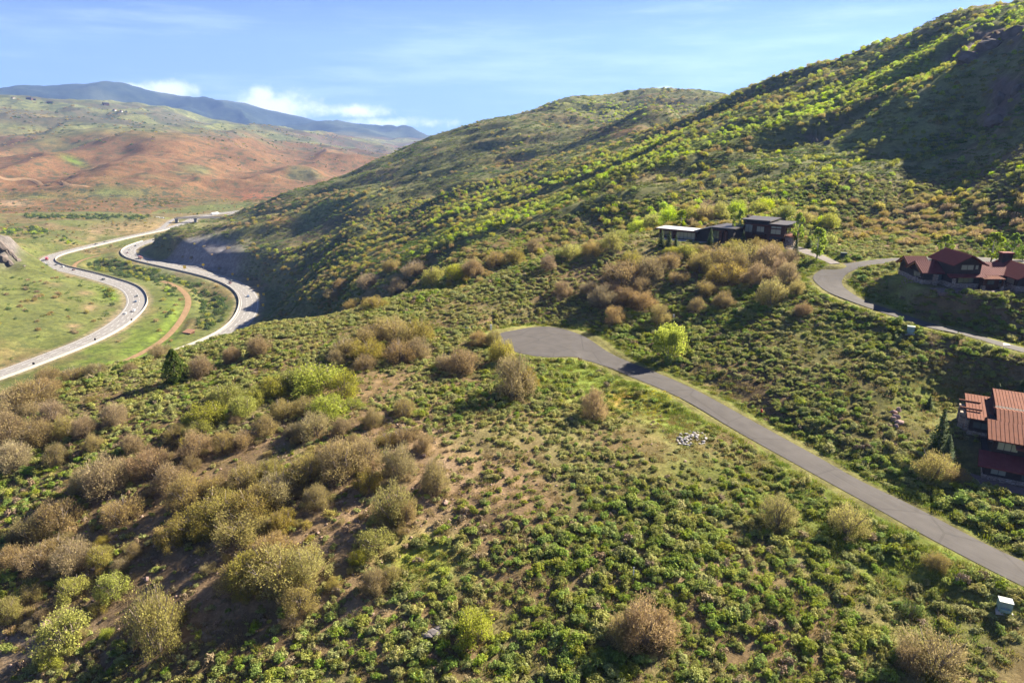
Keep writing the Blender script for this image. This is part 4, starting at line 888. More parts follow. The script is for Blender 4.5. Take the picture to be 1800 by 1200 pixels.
def plant_cover():
    x, y, z, u, v, d, rg = scatter(45, 335, .95, (-42, 42), 31); dens, soil, turf, n1, n2 = near_fields(x, y, u, v)
    ok = (rg.uniform(size=len(x)) < dens) & clear_of(x, y, 1.9)
    sx = np.array([[s[0], s[1], s[3]] for s in shr[:HAND]])
    for cx, cy, cr in sx: ok &= np.hypot(x-cx, y-cy) > cr*.62
    x, y, z, u, v, d, n1, n2, soil = (a[ok] for a in (x, y, z, u, v, d, n1, n2, soil))
    r = np.hypot(x, y); q = (.36+.80*rg.uniform(0, 1, len(x))**1.25)*(1+.40*n2+.30*n1)*(1-.12*soil); q *= np.where(rg.uniform(size=len(x)) < .05, 1.35, 1); h = q*rg.uniform(.75, 1.4, len(x))
    green = sst(-.35, .35, n2+rg.normal(0, .22, len(x))+.25*G2(u, v, 1100, 900, 500, 250)-.3*(v < 640)*(u < 900)); idx = rg.integers(0, 4, len(x))*2+(rg.uniform(size=len(x)) < green*.75); idx = np.where(rg.uniform(size=len(x)) < .04+.30*soil, 8, idx)
    rt = rots(len(x), rg, .16); ax = rg.uniform(.78, 1.3, len(x)); size = q/d; view = (u > 5) & (u < 1795) & (v < 1195); key = np.argsort(-(size*view*1.0)-view*(v > 960)*.0)
    solo = key[:300]; mask = np.ones(len(x), bool); mask[solo] = False
    sheet('sagebrush_cover', SAGES, x[mask], y[mask], z[mask]-.05, np.stack([q*ax, q/ax, h], 1)[mask], rt[mask], idx[mask])
    def where(a, b):
        row = 'at the bottom edge' if b > 1120 else 'in the lower scrub' if b > 1000 else 'higher up the slope'
        for lim, nm in ((260, 'left of the tall olive oak'), (600, 'right of the tall olive oak'), (835, 'just left of the bottom-centre bush'), (1130, 'right of the bottom-centre bush'), (1600, 'right of the bottom-edge oak'), (9999, 'near the green utility box')):
            if a < lim: return f'{nm}, {row}'
    for i in solo:
        look = 'dry grey-brown' if idx[i] == 8 else ('fresh green' if idx[i] % 2 else 'silvery grey-green'); wide = 'wide' if q[i] > 1.15 else 'small' if q[i] < .85 else 'rounded'
        o = bpy.data.objects.new('sagebrush', SAGES[idx[i]]); link(o); o.location = (x[i], y[i], z[i]-.05); o.rotation_euler = rt[i]; o.scale = (q[i]*ax[i], q[i]/ax[i], h[i])
        l_ = f'{wide} {look} sagebrush {where(u[i], v[i])}'; tag(o, l_, 'sagebrush', l_.replace('sagebrush', 'sagebrush plants'))
    print('sage near', len(x))
    # patches on the mountain and the farther hill
    X = []
    for r0, r1, dn, az, sd, sc in ((335, 620, .085, (-32, 42), 32, 1.0), (620, 1000, .045, (-30, 24), 33, 1.15), (1000, 1650, .016, (-28, 20), 34, 1.5), (480, 1300, .012, (-42, -17), 35, 1.0)):
        x, y, z, u, v, d, rg = scatter(r0, r1, dn, az, sd); n1, n2 = fbm(x/25, y/25, 3, 311), fbm(x/70, y/70, 3, 315)
        ok = (rg.uniform(size=len(x)) < .72+.7*n1) & clear_of(x, y, 4) & (grid_at(HWD, x, y) > 10) & (grid_at(crag, x, y)+grid_at(cliff, x, y)+grid_at(knoll, x, y) < .25)
        if sd == 35: ok &= (z < 25) & ((rg.uniform(size=len(x)) < .25+1.2*n2) | inpoly(u, v, ((345,612),(405,560),(420,520),(350,490),(330,500),(370,540),(340,600)))) & (G2(u, v, 240, 600, 60, 40)+G2(u, v, 180, 630, 90, 25) < .35)
        else: ok &= (z > 7) | (u > 430)
        x, y, z, n2 = x[ok], y[ok], z[ok], n2[ok]; q = sc*rg.uniform(.75, 1.2, len(x)); ids = rg.integers(0, 3, len(x))*2+(rg.uniform(size=len(x)) < sst(-.3, .3, n2))
        X.append(np.c_[x, y, z-.1, q, q, q*1.0, rots(len(x), rg, .05), ids])
    X = np.vstack(X); sheet('far_sagebrush_cover', FARSAGES, X[:, 0], X[:, 1], X[:, 2], X[:, 3:6], X[:, 6:9], X[:, 9]); print('far sage', len(X))
    # grass
    x, y, z, u, v, d, rg = scatter(45, 250, 1.1, (-42, 42), 36); dens, soil, turf, n1, n2 = near_fields(x, y, u, v); rd = grid_at(ROADW, x, y); verge = (1-sst(.8, 4.5, rd))
    ok = (rg.uniform(size=len(x)) < np.clip(.50+.5*n2-.18*soil+.8*turf+verge, 0, 1)) & clear_of(x, y, .8); x, y, z, turf, verge, soil, n2 = (a[ok] for a in (x, y, z, turf, verge, soil, n2))
    q = rg.uniform(.5, 1.0, len(x)); h = q*rg.uniform(.6, 1.1, len(x))*(1+.5*verge); lush = rg.uniform(size=len(x)) < np.clip(.45+.4*turf+.6*verge-.5*soil+.5*n2, .08, .95)
    sheet('grass', TUFTS, x, y, z-.02, np.stack([q, q, h], 1), rots(len(x), rg, .08), np.where(lush, 0, 1)+2*rg.integers(0, 2, len(x))); print('grass', len(x))
    # yellow wildflowers in the turf below the lower road
    rg = np.random.default_rng(39); P = np.array([on_ground(rg.normal(1140, 26), rg.normal(705, 13)) for _ in range(230)]); q = rg.uniform(.18, .5, len(P)); sheet('wildflowers', FLOWERS, P[:, 0], P[:, 1], P[:, 2]-.02, np.stack([q, q, q*1.3], 1), rots(len(P), rg, .1), rg.integers(0, 2, len(P)))
    # loose stones on the bare soil
    x, y, z, u, v, d, rg = scatter(60, 240, .8, (-42, 42), 37); dens, soil, turf, n1, n2 = near_fields(x, y, u, v)
    ok = (rg.uniform(size=len(x)) < .05+.75*soil*sst(-.3, .3, n1+.2)) & clear_of(x, y, .6); x, y, z = x[ok], y[ok], z[ok]; q = .09+.30*rg.uniform(0, 1, len(x))**3
    sheet('loose_stones', STONES, x, y, z, np.stack([q, q*rg.uniform(.7, 1.2, len(x)), q], 1), rots(len(x), rg, .3), rg.integers(0, 3, len(x)))
plant_cover()

# ---------------------------------------------------------------- trees
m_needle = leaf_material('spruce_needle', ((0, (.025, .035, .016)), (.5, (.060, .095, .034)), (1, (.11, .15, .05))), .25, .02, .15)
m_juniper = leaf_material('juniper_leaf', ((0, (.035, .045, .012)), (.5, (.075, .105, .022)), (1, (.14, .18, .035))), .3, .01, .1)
m_poplar = leaf_material('poplar_leaf', ((0, (.13, .17, .03)), (.5, (.19, .27, .042)), (1, (.31, .39, .075))), .55, .02, .12)
def poly_crown(seed, n, rad, z0, z1, leaf, asp=.7, clump=16, prof=None):
    """leaf faces gathered in clumps through a crown whose half-width at each height follows prof"""
    rg = np.random.default_rng(seed); cs = []
    for i in range(clump):
        t = rg.uniform(0, 1)**.85; a = rg.uniform(0, 6.283); q = prof(t)*rg.uniform(.45, .95)*rad; cs.append((q*math.cos(a), q*math.sin(a), z0+(z1-z0)*t, rad*rg.uniform(.22, .38)*(.55+.45*prof(t))))
    P, D, Rn = [], [], []
    for x, y, z, s in cs:
        m = max(6, int(n/clump)); d = dirs(m, rg, -.8); P.append(np.array([x, y, z])+d*s*[1, 1, 1.15]*rg.uniform(.35, 1, (len(d), 1))**.6); D.append(d); Rn.append(np.clip(rg.uniform(0, .3)+rg.uniform(0, .7, len(d)), 0, 1))
    P, D, Rn = np.vstack(P), np.vstack(D), np.hstack(Rn); V, F = quads(P, D*.6+rg.normal(size=D.shape)*.7, leaf*rg.uniform(.7, 1.3, len(P)), asp, rg); return V, F, Rn
def conifer_crown(seed, tiers, per, leaf):
    """unit height 1, base radius about .24: drooping whorls of needle sprays"""
    rg = np.random.default_rng(seed); P, D, A, Rn = [], [], [], []
    for k in range(tiers):
        t = k/(tiers-1); z = .06+.90*t; R0 = .25*(1-t)**.85+.012; nb = max(4, int(11*(1-t)+4))
        for j in range(nb):
            a = j*6.283/nb+k*1.3+rg.uniform(-.2, .2); L = R0*rg.uniform(.78, 1.12); m = max(4, int(per*(1-t*.6)))
            s = rg.uniform(.15, 1, m); out = np.array([math.cos(a), math.sin(a), 0]); side = np.array([-math.sin(a), math.cos(a), 0])
            p = out*(s*L)[:, None]+side*(rg.normal(0, .18, m)*L*s)[:, None]; p[:, 2] += z-.16*L*s+.10*L*s*s-rg.uniform(0, .02, m); P.append(p)
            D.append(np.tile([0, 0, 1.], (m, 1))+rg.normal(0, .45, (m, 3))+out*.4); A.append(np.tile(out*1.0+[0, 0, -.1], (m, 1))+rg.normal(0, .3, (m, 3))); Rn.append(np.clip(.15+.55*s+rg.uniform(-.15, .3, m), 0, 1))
    P, D, A, Rn = map(np.concatenate, (P, D, A, Rn)); V, F = quads(P, D, leaf*rg.uniform(.7, 1.3, len(P)), .45, rg, np.cross(D, A)); return V, F, Rn
def taper(h, r, m, seed=0, limbs=6, lo=.3):
    rg = np.random.default_rng(seed); b = MB(); pts = [(rg.normal(0, .012*h)*(t > 0), rg.normal(0, .012*h)*(t > 0), h*t) for t in (-.02, .25, .5, .75, .95)]; b.tube(pts, [r*1.25, r, r*.75, r*.45, r*.12], 8)
    for i in range(limbs):
        t = lo+(.85-lo)*i/max(1, limbs-1); a = i*2.4; L = h*(.26-.16*t); p = (0, 0, h*t); b.tube([p, (math.cos(a)*L*.6, math.sin(a)*L*.6, h*t+L*.45), (math.cos(a)*L, math.sin(a)*L, h*t+L*.95)], [r*.4, r*.25, r*.07], 5)
    return mesh_np('trunk', b.v, b.f, [m], smooth_=True)
V, F, Rn = conifer_crown(1, 26, 15, .055); SPRUCE = [foliage_mesh('crown', V, F, m_needle, Rn)]
V, F, Rn = conifer_crown(2, 22, 14, .06); SPRUCE.append(foliage_mesh('crown', V, F, m_needle, Rn))
SPRUCE_TRUNK = taper(1, .018, m_bark, 3, 0)
def tree(name, label, cat, u, v, hpx, wpx, crown, trunk, unit_r, group=None, rmin=0, dz=0, trunk_r=1.0):
    p = on_ground(u, v, rmin); d = pix(*p)[2]; t_ = float(ray(u, v)[1]); h = hpx*d/FPX*math.hypot(1, t_)*.97; w = wpx*d/FPX/2
    o = thing(name, label, cat, p+[0, 0, dz], random.uniform(0, 6.28), group)
    c = link(bpy.data.objects.new('crown', crown), o); c.scale = (w/unit_r, w/unit_r, h); k = link(bpy.data.objects.new('trunk', trunk), o); k.scale = (h*trunk_r, h*trunk_r, h); return o
for i, (u, v, h, w, lab) in enumerate(((1248,432,34,14,'narrow spruce before the dark middle wall of the long house'),(1305,430,27,14,'small spruce under the bright poplar of the long dark house'),(1175,436,31,18,'middle one of three spruces before the white-roofed pavilion'),(1162,434,32,16,'leftmost of three spruces before the white-roofed pavilion'),(1187,438,28,14,'rightmost of three spruces before the white-roofed pavilion'),
        (1398,446,38,13,'dark slim spruce below the tall poplar by the driveway'),(1421,436,38,13,'dark spruce between the two poplars by the driveway'),(1648,790,76,36,'largest spruce, in deep shade left of the copper-roofed house'),(1662,808,48,28,'sunlit young spruce left of the copper-roofed house'),(1632,718,24,18,'small bluish spruce above the pink boulders'),(1752,697,26,17,'small blue spruce behind the copper-roofed house'),(1794,694,32,22,'dark spruce at the right edge behind the copper roof'))):
    tree('spruce_tree', lab, 'tree', u, v, h, w, SPRUCE[i % 2], SPRUCE_TRUNK, .24, 'spruces around the houses')
egg = lambda t: math.sin(math.pi*min(1, .12+.80*t))**.7*(1 if t < .55 else 1-(t-.55)*.75)
V, F, Rn = poly_crown(11, 1700, .30, .20, .97, .060, .7, 34, egg); POPLAR = foliage_mesh('crown', V, F, m_poplar, Rn); V, F, Rn = poly_crown(12, 1500, .30, .16, .97, .062, .7, 30, egg); POPLAR2 = foliage_mesh('crown', V, F, m_poplar, Rn)
POP_TRUNK = taper(1, .022, m_pale_bark, 4, 7, .22)
for i, (u, v, h, w, rm, lab) in enumerate(((1400,432,58,24,0,'tall slim poplar above the driveway of the long dark house'),(1435,456,58,36,0,'full poplar with bare grey trunk beside the driveway'),(1298,424,56,28,0,'bright green poplar before the two-storey end of the dark house'),(1197,402,34,24,0,'pale green poplar behind the white-roofed pavilion'),
        (1656,457,44,34,205,'rounded poplar behind the peak of the maroon roof'),(1741,462,56,38,205,'large poplar behind the striped right wing of the maroon house'),(1775,462,52,34,205,'poplar just left of the maroon chimney at the right edge'),(1797,460,26,22,205,'low green tree at the right edge behind the maroon house'))):
    tree('poplar_tree', lab, 'tree', u, v, h, w, (POPLAR, POPLAR2)[i % 2], POP_TRUNK, .33, 'poplars around the houses', rm)
# the juniper: one dense egg of scale leaves
rg = np.random.default_rng(5); n = 7000; t = rg.uniform(0, 1, n)**1.15; a = rg.uniform(0, 6.283, n); prof = (np.sin(np.pi*np.clip(.16+.80*t, 0, 1))**.75)*(1-.50*t)
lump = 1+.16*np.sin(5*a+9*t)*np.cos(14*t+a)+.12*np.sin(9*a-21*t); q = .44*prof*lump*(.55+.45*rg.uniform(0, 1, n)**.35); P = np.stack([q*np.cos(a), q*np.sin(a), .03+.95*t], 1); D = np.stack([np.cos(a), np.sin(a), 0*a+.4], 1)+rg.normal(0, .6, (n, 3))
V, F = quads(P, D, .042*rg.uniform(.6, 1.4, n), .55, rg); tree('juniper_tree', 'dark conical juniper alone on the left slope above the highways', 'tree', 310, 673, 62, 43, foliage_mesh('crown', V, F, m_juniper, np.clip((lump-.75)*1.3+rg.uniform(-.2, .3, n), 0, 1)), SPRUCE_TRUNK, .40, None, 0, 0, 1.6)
# the aspen clump: several pale stems under one airy lime crown
p = on_ground(1176, 630); d = pix(*p)[2]; h = 47*d/FPX*1.06; w = 56*d/FPX/2
o = thing('aspen_tree', 'lone lime-green aspen clump of several stems beside the lower road', 'tree', p)
V, F, Rn = poly_crown(15, 6000, 1.0, .26, .98, .085, .7, 80, lambda t: math.sin(math.pi*min(1, .25+.62*t))**.45); c = link(bpy.data.objects.new('crown', foliage_mesh('crown', V, F, leaf_material('aspen_leaf', ((0, (.21, .24, .035)), (.5, (.37, .42, .045)), (1, (.52, .56, .08))), .55, .004, .03), Rn)), o); c.scale = (w, w, h)
for i in range(6):
    b = MB(); a = i*1.05; q = w*(.15+.12*(i % 3)); b.tube([(q*math.cos(a), q*math.sin(a), -.1), (q*1.2*math.cos(a), q*1.2*math.sin(a), h*.4), (q*1.7*math.cos(a), q*1.7*math.sin(a), h*.85)], [.11, .085, .03], 6)
    k = b.build('trunk', m_pale_bark, o)

# ---------------------------------------------------------------- houses
m_red = solid('maroon_standing_seam', (.150, .042, .038), .18, 1.2, .75, .08, 0, 0); m_copper = solid('copper_red_seam', (.150, .062, .040), .2, 1.0, .8, .05, 0, 0)
m_dwall = solid('dark_stained_siding', (.040, .030, .026), .3, 2, .8, .2); m_bwall = solid('brown_rust_siding', (.075, .032, .020), .35, 2, .75, .2); m_soffit = solid('cedar_soffit', (.26, .12, .045), .2, 2, .7, .2)
m_base = None
def masonry():
    m, t, b = mat('stacked_stone', .95, .1); tc = N(t, 'ShaderNodeTexCoord'); mp = N(t, 'ShaderNodeMapping'); mp.inputs['Scale'].default_value = (2.0, 2.0, 4.6); t.links.new(tc.outputs['Object'], mp.inputs[0])
    v = N(t, 'ShaderNodeTexVoronoi'); t.links.new(mp.outputs[0], v.inputs['Vector']); v.inputs['Scale'].default_value = 1.0
    r = ramp_node(t, ((0, (.21, .155, .115)), (.5, (.34, .265, .205)), (1, (.42, .36, .30)))); sp_ = N(t, 'ShaderNodeSeparateColor'); t.links.new(v.outputs['Color'], sp_.inputs[0]); t.links.new(sp_.outputs[0], r.inputs[0])
    e = N(t, 'ShaderNodeTexVoronoi', feature='DISTANCE_TO_EDGE'); t.links.new(mp.outputs[0], e.inputs['Vector']); e.inputs['Scale'].default_value = 1.0; lt = N(t, 'ShaderNodeMath', operation='LESS_THAN'); t.links.new(e.outputs['Distance'], lt.inputs[0]); lt.inputs[1].default_value = .05
    t.links.new(mixc(t, lt.outputs[0], r.outputs[0], (.12, .095, .08)), b.inputs['Base Color']); return m
m_base = masonry()
m_trim = solid('dark_bronze_trim', (.03, .024, .022), .2, 3, .5, .4); m_white_roof = solid('pale_membrane_roof', (.42, .43, .44), .06, .6, .6, .3); m_paver = solid('patio_pavers', (.16, .118, .108), .25, 1.5, .95, .1); m_conc = solid('pale_concrete', (.46, .43, .40), .15, 1.2, .9, .2)
m_glass, t_, b_ = mat('window_glass', .06, .8); b_.inputs['Base Color'].default_value = (.10, .115, .10, 1)
m_pale_glass, t_, b_ = mat('curtained_glass', .12, .7); b_.inputs['Base Color'].default_value = (.26, .27, .21, 1)
def roof(parent, P, m, t=.22, seam=.55, name='roof', trim=True, ribs=True):
    """P: eave left, eave right, ridge right, ridge left; thickness hangs below, raised seams run up the slope"""
    e0, e1, r1, r0 = (Vector(p) for p in P); b = MB(); b.slab([e0, e1, r1, r0], t)
    if ribs:
        L = max((e1-e0).length, (r1-r0).length); n = max(2, int(L/seam)); up = (e1-e0).cross(r0-e0).normalized()*.03
        for i in range(n+1):
            f = min(max(i/n, .004), .996); b.bar(e0.lerp(e1, f)+up, r0.lerp(r1, f)+up, .05, .075)
    return b.build(name, m, parent)
def wall(parent, x0, x1, y0, y1, z0, z1, m, name='wall', base=0):
    b = MB(); b.box(x0, x1, y0, y1, z0+(base and base), z1); w = b.build(name, m, parent)
    if base:
        s = MB(); s.box(x0-.12, x1+.12, y0-.12, y1+.12, z0-1.2, z0+base); s.build('stone_base', m_base, parent)
    return w
def window(parent, x0, x1, y, z0, z1, n=1, glass=None, axis='x', depth=.10, out=-1):
    """a framed opening set proud of the wall; the frame is the part, its glass the sub-part. axis: direction it runs along; out: side it faces"""
    f, g = MB(), MB(); yo, yi = y+out*depth, y-out*.02; lo, hi = min(yo, yi), max(yo, yi); fr = .09
    bx = (lambda B, a, b2, c, d, e, h: B.box(a, b2, c, d, e, h)) if axis == 'x' else (lambda B, a, b2, c, d, e, h: B.box(c, d, a, b2, e, h))
    bx(f, x0, x1, lo, hi, z0, z0+fr); bx(f, x0, x1, lo, hi, z1-fr, z1)
    for k in range(n+1):
        c = x0+(x1-x0)*k/n; c0 = min(max(c-fr/2, x0), x1-fr); bx(f, c0, c0+fr, lo, hi, z0+fr, z1-fr)
    gy = y+out*depth*.55; bx(g, x0+fr*.6, x1-fr*.6, min(gy, gy-out*.03), max(gy, gy-out*.03), z0+fr*.6, z1-fr*.6)
    o = f.build('window', m_trim, parent); g.build('pane', glass or m_glass, o); return o
# --- the copper-roofed house at the right edge
p, a, _ = HOUSES['copper']; H = thing('copper_roofed_house', 'two-storey house with copper-red seamed roofs at the right edge below the lower scrub', 'house', p, a)
wall(H, 0, 14, 0, 12, 0, 2.9, m_dwall, base=.9); wall(H, .9, 14, 3.3, 15, 2.9, 6.5, m_dwall); wall(H, -2.0, 1.6, 12.6, 23.4, 2.6, 6.2, m_dwall, base=1.0); wall(H, 1.65, 14, 15.05, 24, 2.6, 8.0, m_dwall)
roof(H, ((-1.1, -1.0, 2.75), (15, -1.0, 2.75), (15, 3.28, 3.95), (-.9, 3.28, 3.95)), m_red)
roof(H, ((-.1, 2.2, 6.5), (15, 2.2, 6.5), (15, 8.0, 8.05), (-.1, 8.0, 8.05)), m_copper, seam=.62); roof(H, ((1.3, 8.0, 8.055), (15, 8.0, 8.055), (15, 11.5, 9.0), (1.3, 11.5, 9.0)), m_copper, seam=.62); roof(H, ((15, 15.6, 7.9), (1.3, 15.6, 7.9), (1.3, 11.5, 9.006), (15, 11.5, 9.006)), m_copper, seam=.62)
roof(H, ((-2.6, 12.0, 6.2), (1.7, 12.0, 6.2), (1.7, 24, 6.95), (-2.6, 24, 6.95)), m_copper, seam=.5); roof(H, ((1.7, 15.6, 7.95), (15, 15.6, 7.95), (15, 24.6, 8.6), (1.7, 24.6, 8.6)), m_copper, seam=.5)
roof(H, ((3.9, 1.4, 5.85), (8.5, 1.4, 5.85), (8.5, 3.25, 6.1), (3.9, 3.25, 6.1)), m_copper, .18, .6, 'awning')
window(H, 1.5, 4.5, 3.3, 4.5, 6.05, 3, m_pale_glass); window(H, 5.6, 8.4, 3.3, 4.5, 5.7, 2); window(H, .9, 3.1, 0, 1.25, 2.5, 2, m_pale_glass); window(H, 5.2, 8.4, 0, 1.1, 2.5, 2); window(H, -1.5, 1.0, 12.6, 4.2, 5.5, 2)
window(H, 1.2, 2.9, 0, 1.2, 2.4, 2, None, 'y', .1, -1); window(H, 5, 9, .9, 4.7, 6.0, 2, m_pale_glass, 'y', .1, -1)
for yy in (15.6, 19.8): MB().box(-3.5, -2.6, yy-.5, yy+.5, 1.0, 5.95).build('stone_pier', m_base, H); MB().box(-3.7, -.2, yy-.12, yy+.12, 6.62, 6.95).build('beam', m_copper, H)
MB().box(-2.6, -2.02, 13.6, 22.5, 1, 5.2).build('stone_wing_wall', m_base, H)
b = MB(); b.box(-3.4, 13, -3.2, -.15, -.6, .05); b.box(-3.4, -.15, -.15, 8.0, -.6, .05); tag(b.build('patio', m_paver, None, p), kind='structure').rotation_euler = (0, 0, a)
MB().box(7.6, 12.6, -3.15, -2.7, .055, .75).build('garden_wall', m_base, H)
# --- the maroon house on the upper road
p, a, _ = HOUSES['maroon']; p = p+np.array([1.2, -.4, 0]); H = thing('maroon_roofed_house', 'dark timber house with maroon seamed gable roofs and stone base inside the upper road bend', 'house', p, a)
def gable_x(x0, x1, y0, yr, y1, ze, zr, m, ov=.9):        # ridge along x
    roof(H, ((x0-ov, y0-ov, ze-.25), (x1, y0-ov, ze-.25), (x1, yr, zr), (x0-ov, yr, zr)), m, .2, .5); roof(H, ((x1, y1+ov, ze-.25), (x0-ov, y1+ov, ze-.25), (x0-ov, yr, zr+.006), (x1, yr, zr+.006)), m, .2, .5)
    b = MB(); b.prism([(y0, ze-.35), (y1, ze-.35), (yr, zr-.30)], x0, x0+.2); b.build('gable', m_dwall, H)
    for s in (y0, y1): b2 = MB(); b2.bar((x0-ov+.05, s, ze-.42), (x0-ov+.05, yr, zr-.42), .14, .3); b2.build('bargeboard', m_soffit, H)
def gable_y(y0, y1, x0, xr, x1, ze, zr, m, ov=1.3):       # ridge along y, gable end facing the camera side
    roof(H, ((x0-.9, y1, ze-.2), (x0-.9, y0-ov, ze-.2), (xr, y0-ov, zr), (xr, y1, zr)), m, .2, .45); roof(H, ((x1+.9, y0-ov, ze-.2), (x1+.9, y1, ze-.2), (xr, y1, zr+.006), (xr, y0-ov, zr+.006)), m, .2, .45)
    MB().prism([(x0, ze-.35), (x1, ze-.35), (xr, zr-.3)], y0, y0+.2, 'y').build('gable', m_dwall, H)
wall(H, 0, 6, 0, 7, 0, 3.2, m_dwall, base=1.1); wall(H, .4, 4.5, 7.05, 13, 0, 3.2, m_dwall, base=1.1); wall(H, 4.6, 11, -4.0, 6, 0, 6.0, m_dwall, base=1.2); wall(H, 11.05, 19, -2.0, 6, 0, 3.3, m_bwall, base=.8); wall(H, 18.0, 26, -7.2, 6, 0, 3.3, m_dwall, base=1.3)
gable_x(0, 6.2, 0, 3.5, 7, 3.3, 5.3, m_red); gable_x(.4, 5, 7.05, 10, 13, 3.4, 5.4, m_red); gable_y(-4.0, 6.5, 4.6, 7.8, 11, 6.0, 8.2, m_red)
roof(H, ((10.9, -3.4, 3.1), (19.6, -3.4, 3.1), (19.6, 2.6, 5.3), (10.9, 2.6, 5.3)), m_red, .2, .5); roof(H, ((19.6, 7, 3.3), (10.9, 7, 3.3), (10.9, 2.6, 5.306), (19.6, 2.6, 5.306)), m_red, .2, .5); gable_y(-7.2, 6.4, 18, 22, 26, 3.35, 5.7, m_red)
roof(H, ((3.2, -5.4, 3.0), (12.0, -5.4, 3.0), (12.0, -4.0, 3.5), (3.2, -4.0, 3.5)), m_red, .18, .5, 'porch_roof'); roof(H, ((10.6, -6.6, 2.85), (15.6, -6.6, 2.85), (15.6, -3.3, 3.05), (10.6, -3.3, 3.05)), m_copper, .2, .7, 'porch_roof')
for x in (10.9, 15.3): MB().box(x-.2, x+.2, -6.4, -6.0, 1.1, 2.64).build('post', m_bwall, H); MB().box(x-.35, x+.35, -6.55, -5.85, -.6, 1.1).build('post_base', m_base, H)
MB().box(11.2, 15.0, -5.2, -2.05, -.6, 2.7).build('entry_bay', m_bwall, H); window(H, 12.3, 13.9, -5.2, 1.2, 2.2, 2)
MB().box(2.2, 2.9, -1.2, -.12, -.8, 2.6).build('stone_pier', m_base, H); MB().box(4.65, 5.3, -4.6, -4.15, -.8, 2.4).build('stone_pier', m_base, H)
window(H, 6.2, 9.2, -4.0, 4.45, 5.75, 2, m_pale_glass); window(H, 9.5, 10.3, -4.0, 4.6, 5.7, 1, m_pale_glass); window(H, 6.0, 9.8, -4.0, 1.35, 2.85, 3); window(H, 3.2, 4.4, 0, 1.2, 2.6, 1); window(H, 16.2, 17.7, -2.0, 1.0, 2.6, 1); window(H, 20, 23.6, -7.2, 1.4, 2.8, 2); window(H, 1.4, 4.8, 0, 1.3, 2.6, 2, None, 'y', .1, -1); window(H, -6.2, -3.2, 18.0, 1.4, 2.8, 1, m_pale_glass, 'y', .1, -1)
b = MB(); b.box(20.2, 22.6, 3.3, 4.9, 3.4, 7.2); b.cur = 1; b.box(20.0, 22.8, 3.1, 5.1, 7.2, 7.55); b.build('chimney', [m_dwall, m_red], H)
b = MB(); b.box(-.5, 18, -9.2, -4.25, -.8, .04); tag(b.build('terrace', m_paver, None, p), kind='structure').rotation_euler = (0, 0, a)
# --- the long dark flat-roofed house
p, a, _ = HOUSES['dark']; H = thing('flat_roofed_house', 'long dark modern house with flat roofs and a white-topped pavilion on the hill', 'house', p, a, None, (1, 1, .88))
wall(H, -10, 4, 7, 13, 0, 3.5, m_bwall); wall(H, 4.05, 17, 7.4, 19, 0, 4.0, m_dwall); wall(H, 17.05, 31, 16, 26, 0, 7.4, m_bwall); wall(H, 17.0, 25.4, 16.4, 26.2, 7.4, 8.5, m_dwall, 'clerestory')
b = MB(); b.box(-11.2, 5.0, 5.6, 14, 3.5, 3.95); b.cur = 1; b.box(-10.9, 4.7, 5.9, 13.7, 3.95, 4.0); b.build('roof', [m_bwall, m_white_roof], H)
MB().slab([(3.2, 6.3, 4.1), (9.5, 6.3, 6.1), (9.5, 20, 6.1), (3.2, 20, 4.1)], .4).build('roof', m_trim, H); MB().box(9.5, 17.6, 6.6, 20, 5.7, 6.1).build('roof', m_trim, H)
b = MB(); b.prism([(4.05, 4.0), (9.5, 4.0), (9.5, 5.7), (4.05, 3.98)], 7.4, 19, 'y'); b.box(9.55, 17, 7.4, 19, 4.0, 5.7); b.build('upper_wall', m_dwall, H)
MB().box(16.2, 26.2, 15.2, 27, 8.5, 8.9).build('roof', m_trim, H); MB().box(25.45, 32.4, 14.9, 27, 7.4, 7.85).build('roof', m_trim, H); MB().box(9.8, 14.5, 5.6, 7.3, 5.0, 5.3).build('canopy', m_bwall, H)
window(H, -3.4, 3.6, 7, .3, 3.1, 5, m_pale_glass); window(H, -9, -5, 7, .6, 3.0, 3); window(H, 9.8, 12.4, 7.4, .2, 4.8, 2); window(H, 17.6, 20.2, 16, 3.9, 6.9, 2, m_pale_glass); window(H, 21.6, 24.2, 16, 4.2, 6.4, 2, m_pale_glass); window(H, 26.4, 29.8, 16, 3.9, 5.8, 2, m_pale_glass); window(H, 26.4, 29.8, 16, 6.1, 6.9, 2, m_pale_glass); window(H, 18, 22, 31, 4.2, 6.4, 2, m_glass, 'y', .1, 1)
b = MB(); b.box(26.2, 30.4, 15.9, 16.02, .1, 2.9); b.cur = 1
for k in range(1, 4): b.box(26.3, 30.3, 15.86, 15.9, .1+k*.7-.02, .1+k*.7+.02)
b.build('garage_door', [m_dwall, m_trim], H)
b = MB(); b.box(20.4, 25.2, 14.3, 15.98, 3.3, 3.6); b.build('balcony', m_bwall, H); b = MB(); [b.bar((x, 14.36, 3.6), (x, 14.36, 4.6), .05) for x in np.linspace(20.45, 25.15, 17)]; b.bar((20.4, 14.36, 4.62), (25.2, 14.36, 4.62), .08); b.build('railing', m_trim, H); MB().box(20.0, 25.6, 14.2, 15.98, 6.95, 7.15).build('canopy', m_copper, H)
for x in (13.0, 14.6): MB().box(x-.5, x+.5, 5.9, 6.9, -.8, 5.0).build('pillar', m_bwall, H)
MB().box(31.05, 33.4, 17, 24, -.8, 3.2).build('stone_annex', m_base, H); MB().box(30.95, 33.9, 16.6, 24.4, 3.2, 3.45).build('roof', m_copper, H)
MB().box(16.2, 17.0, 20.5, 22, 6.1, 9.6).build('chimney', m_dwall, H)
b = MB(); b.box(-9, 8, 2.6, 6.9, -.8, .04); tag(b.build('stone_patio', m_conc, None, p), kind='structure').rotation_euler = (0, 0, a)
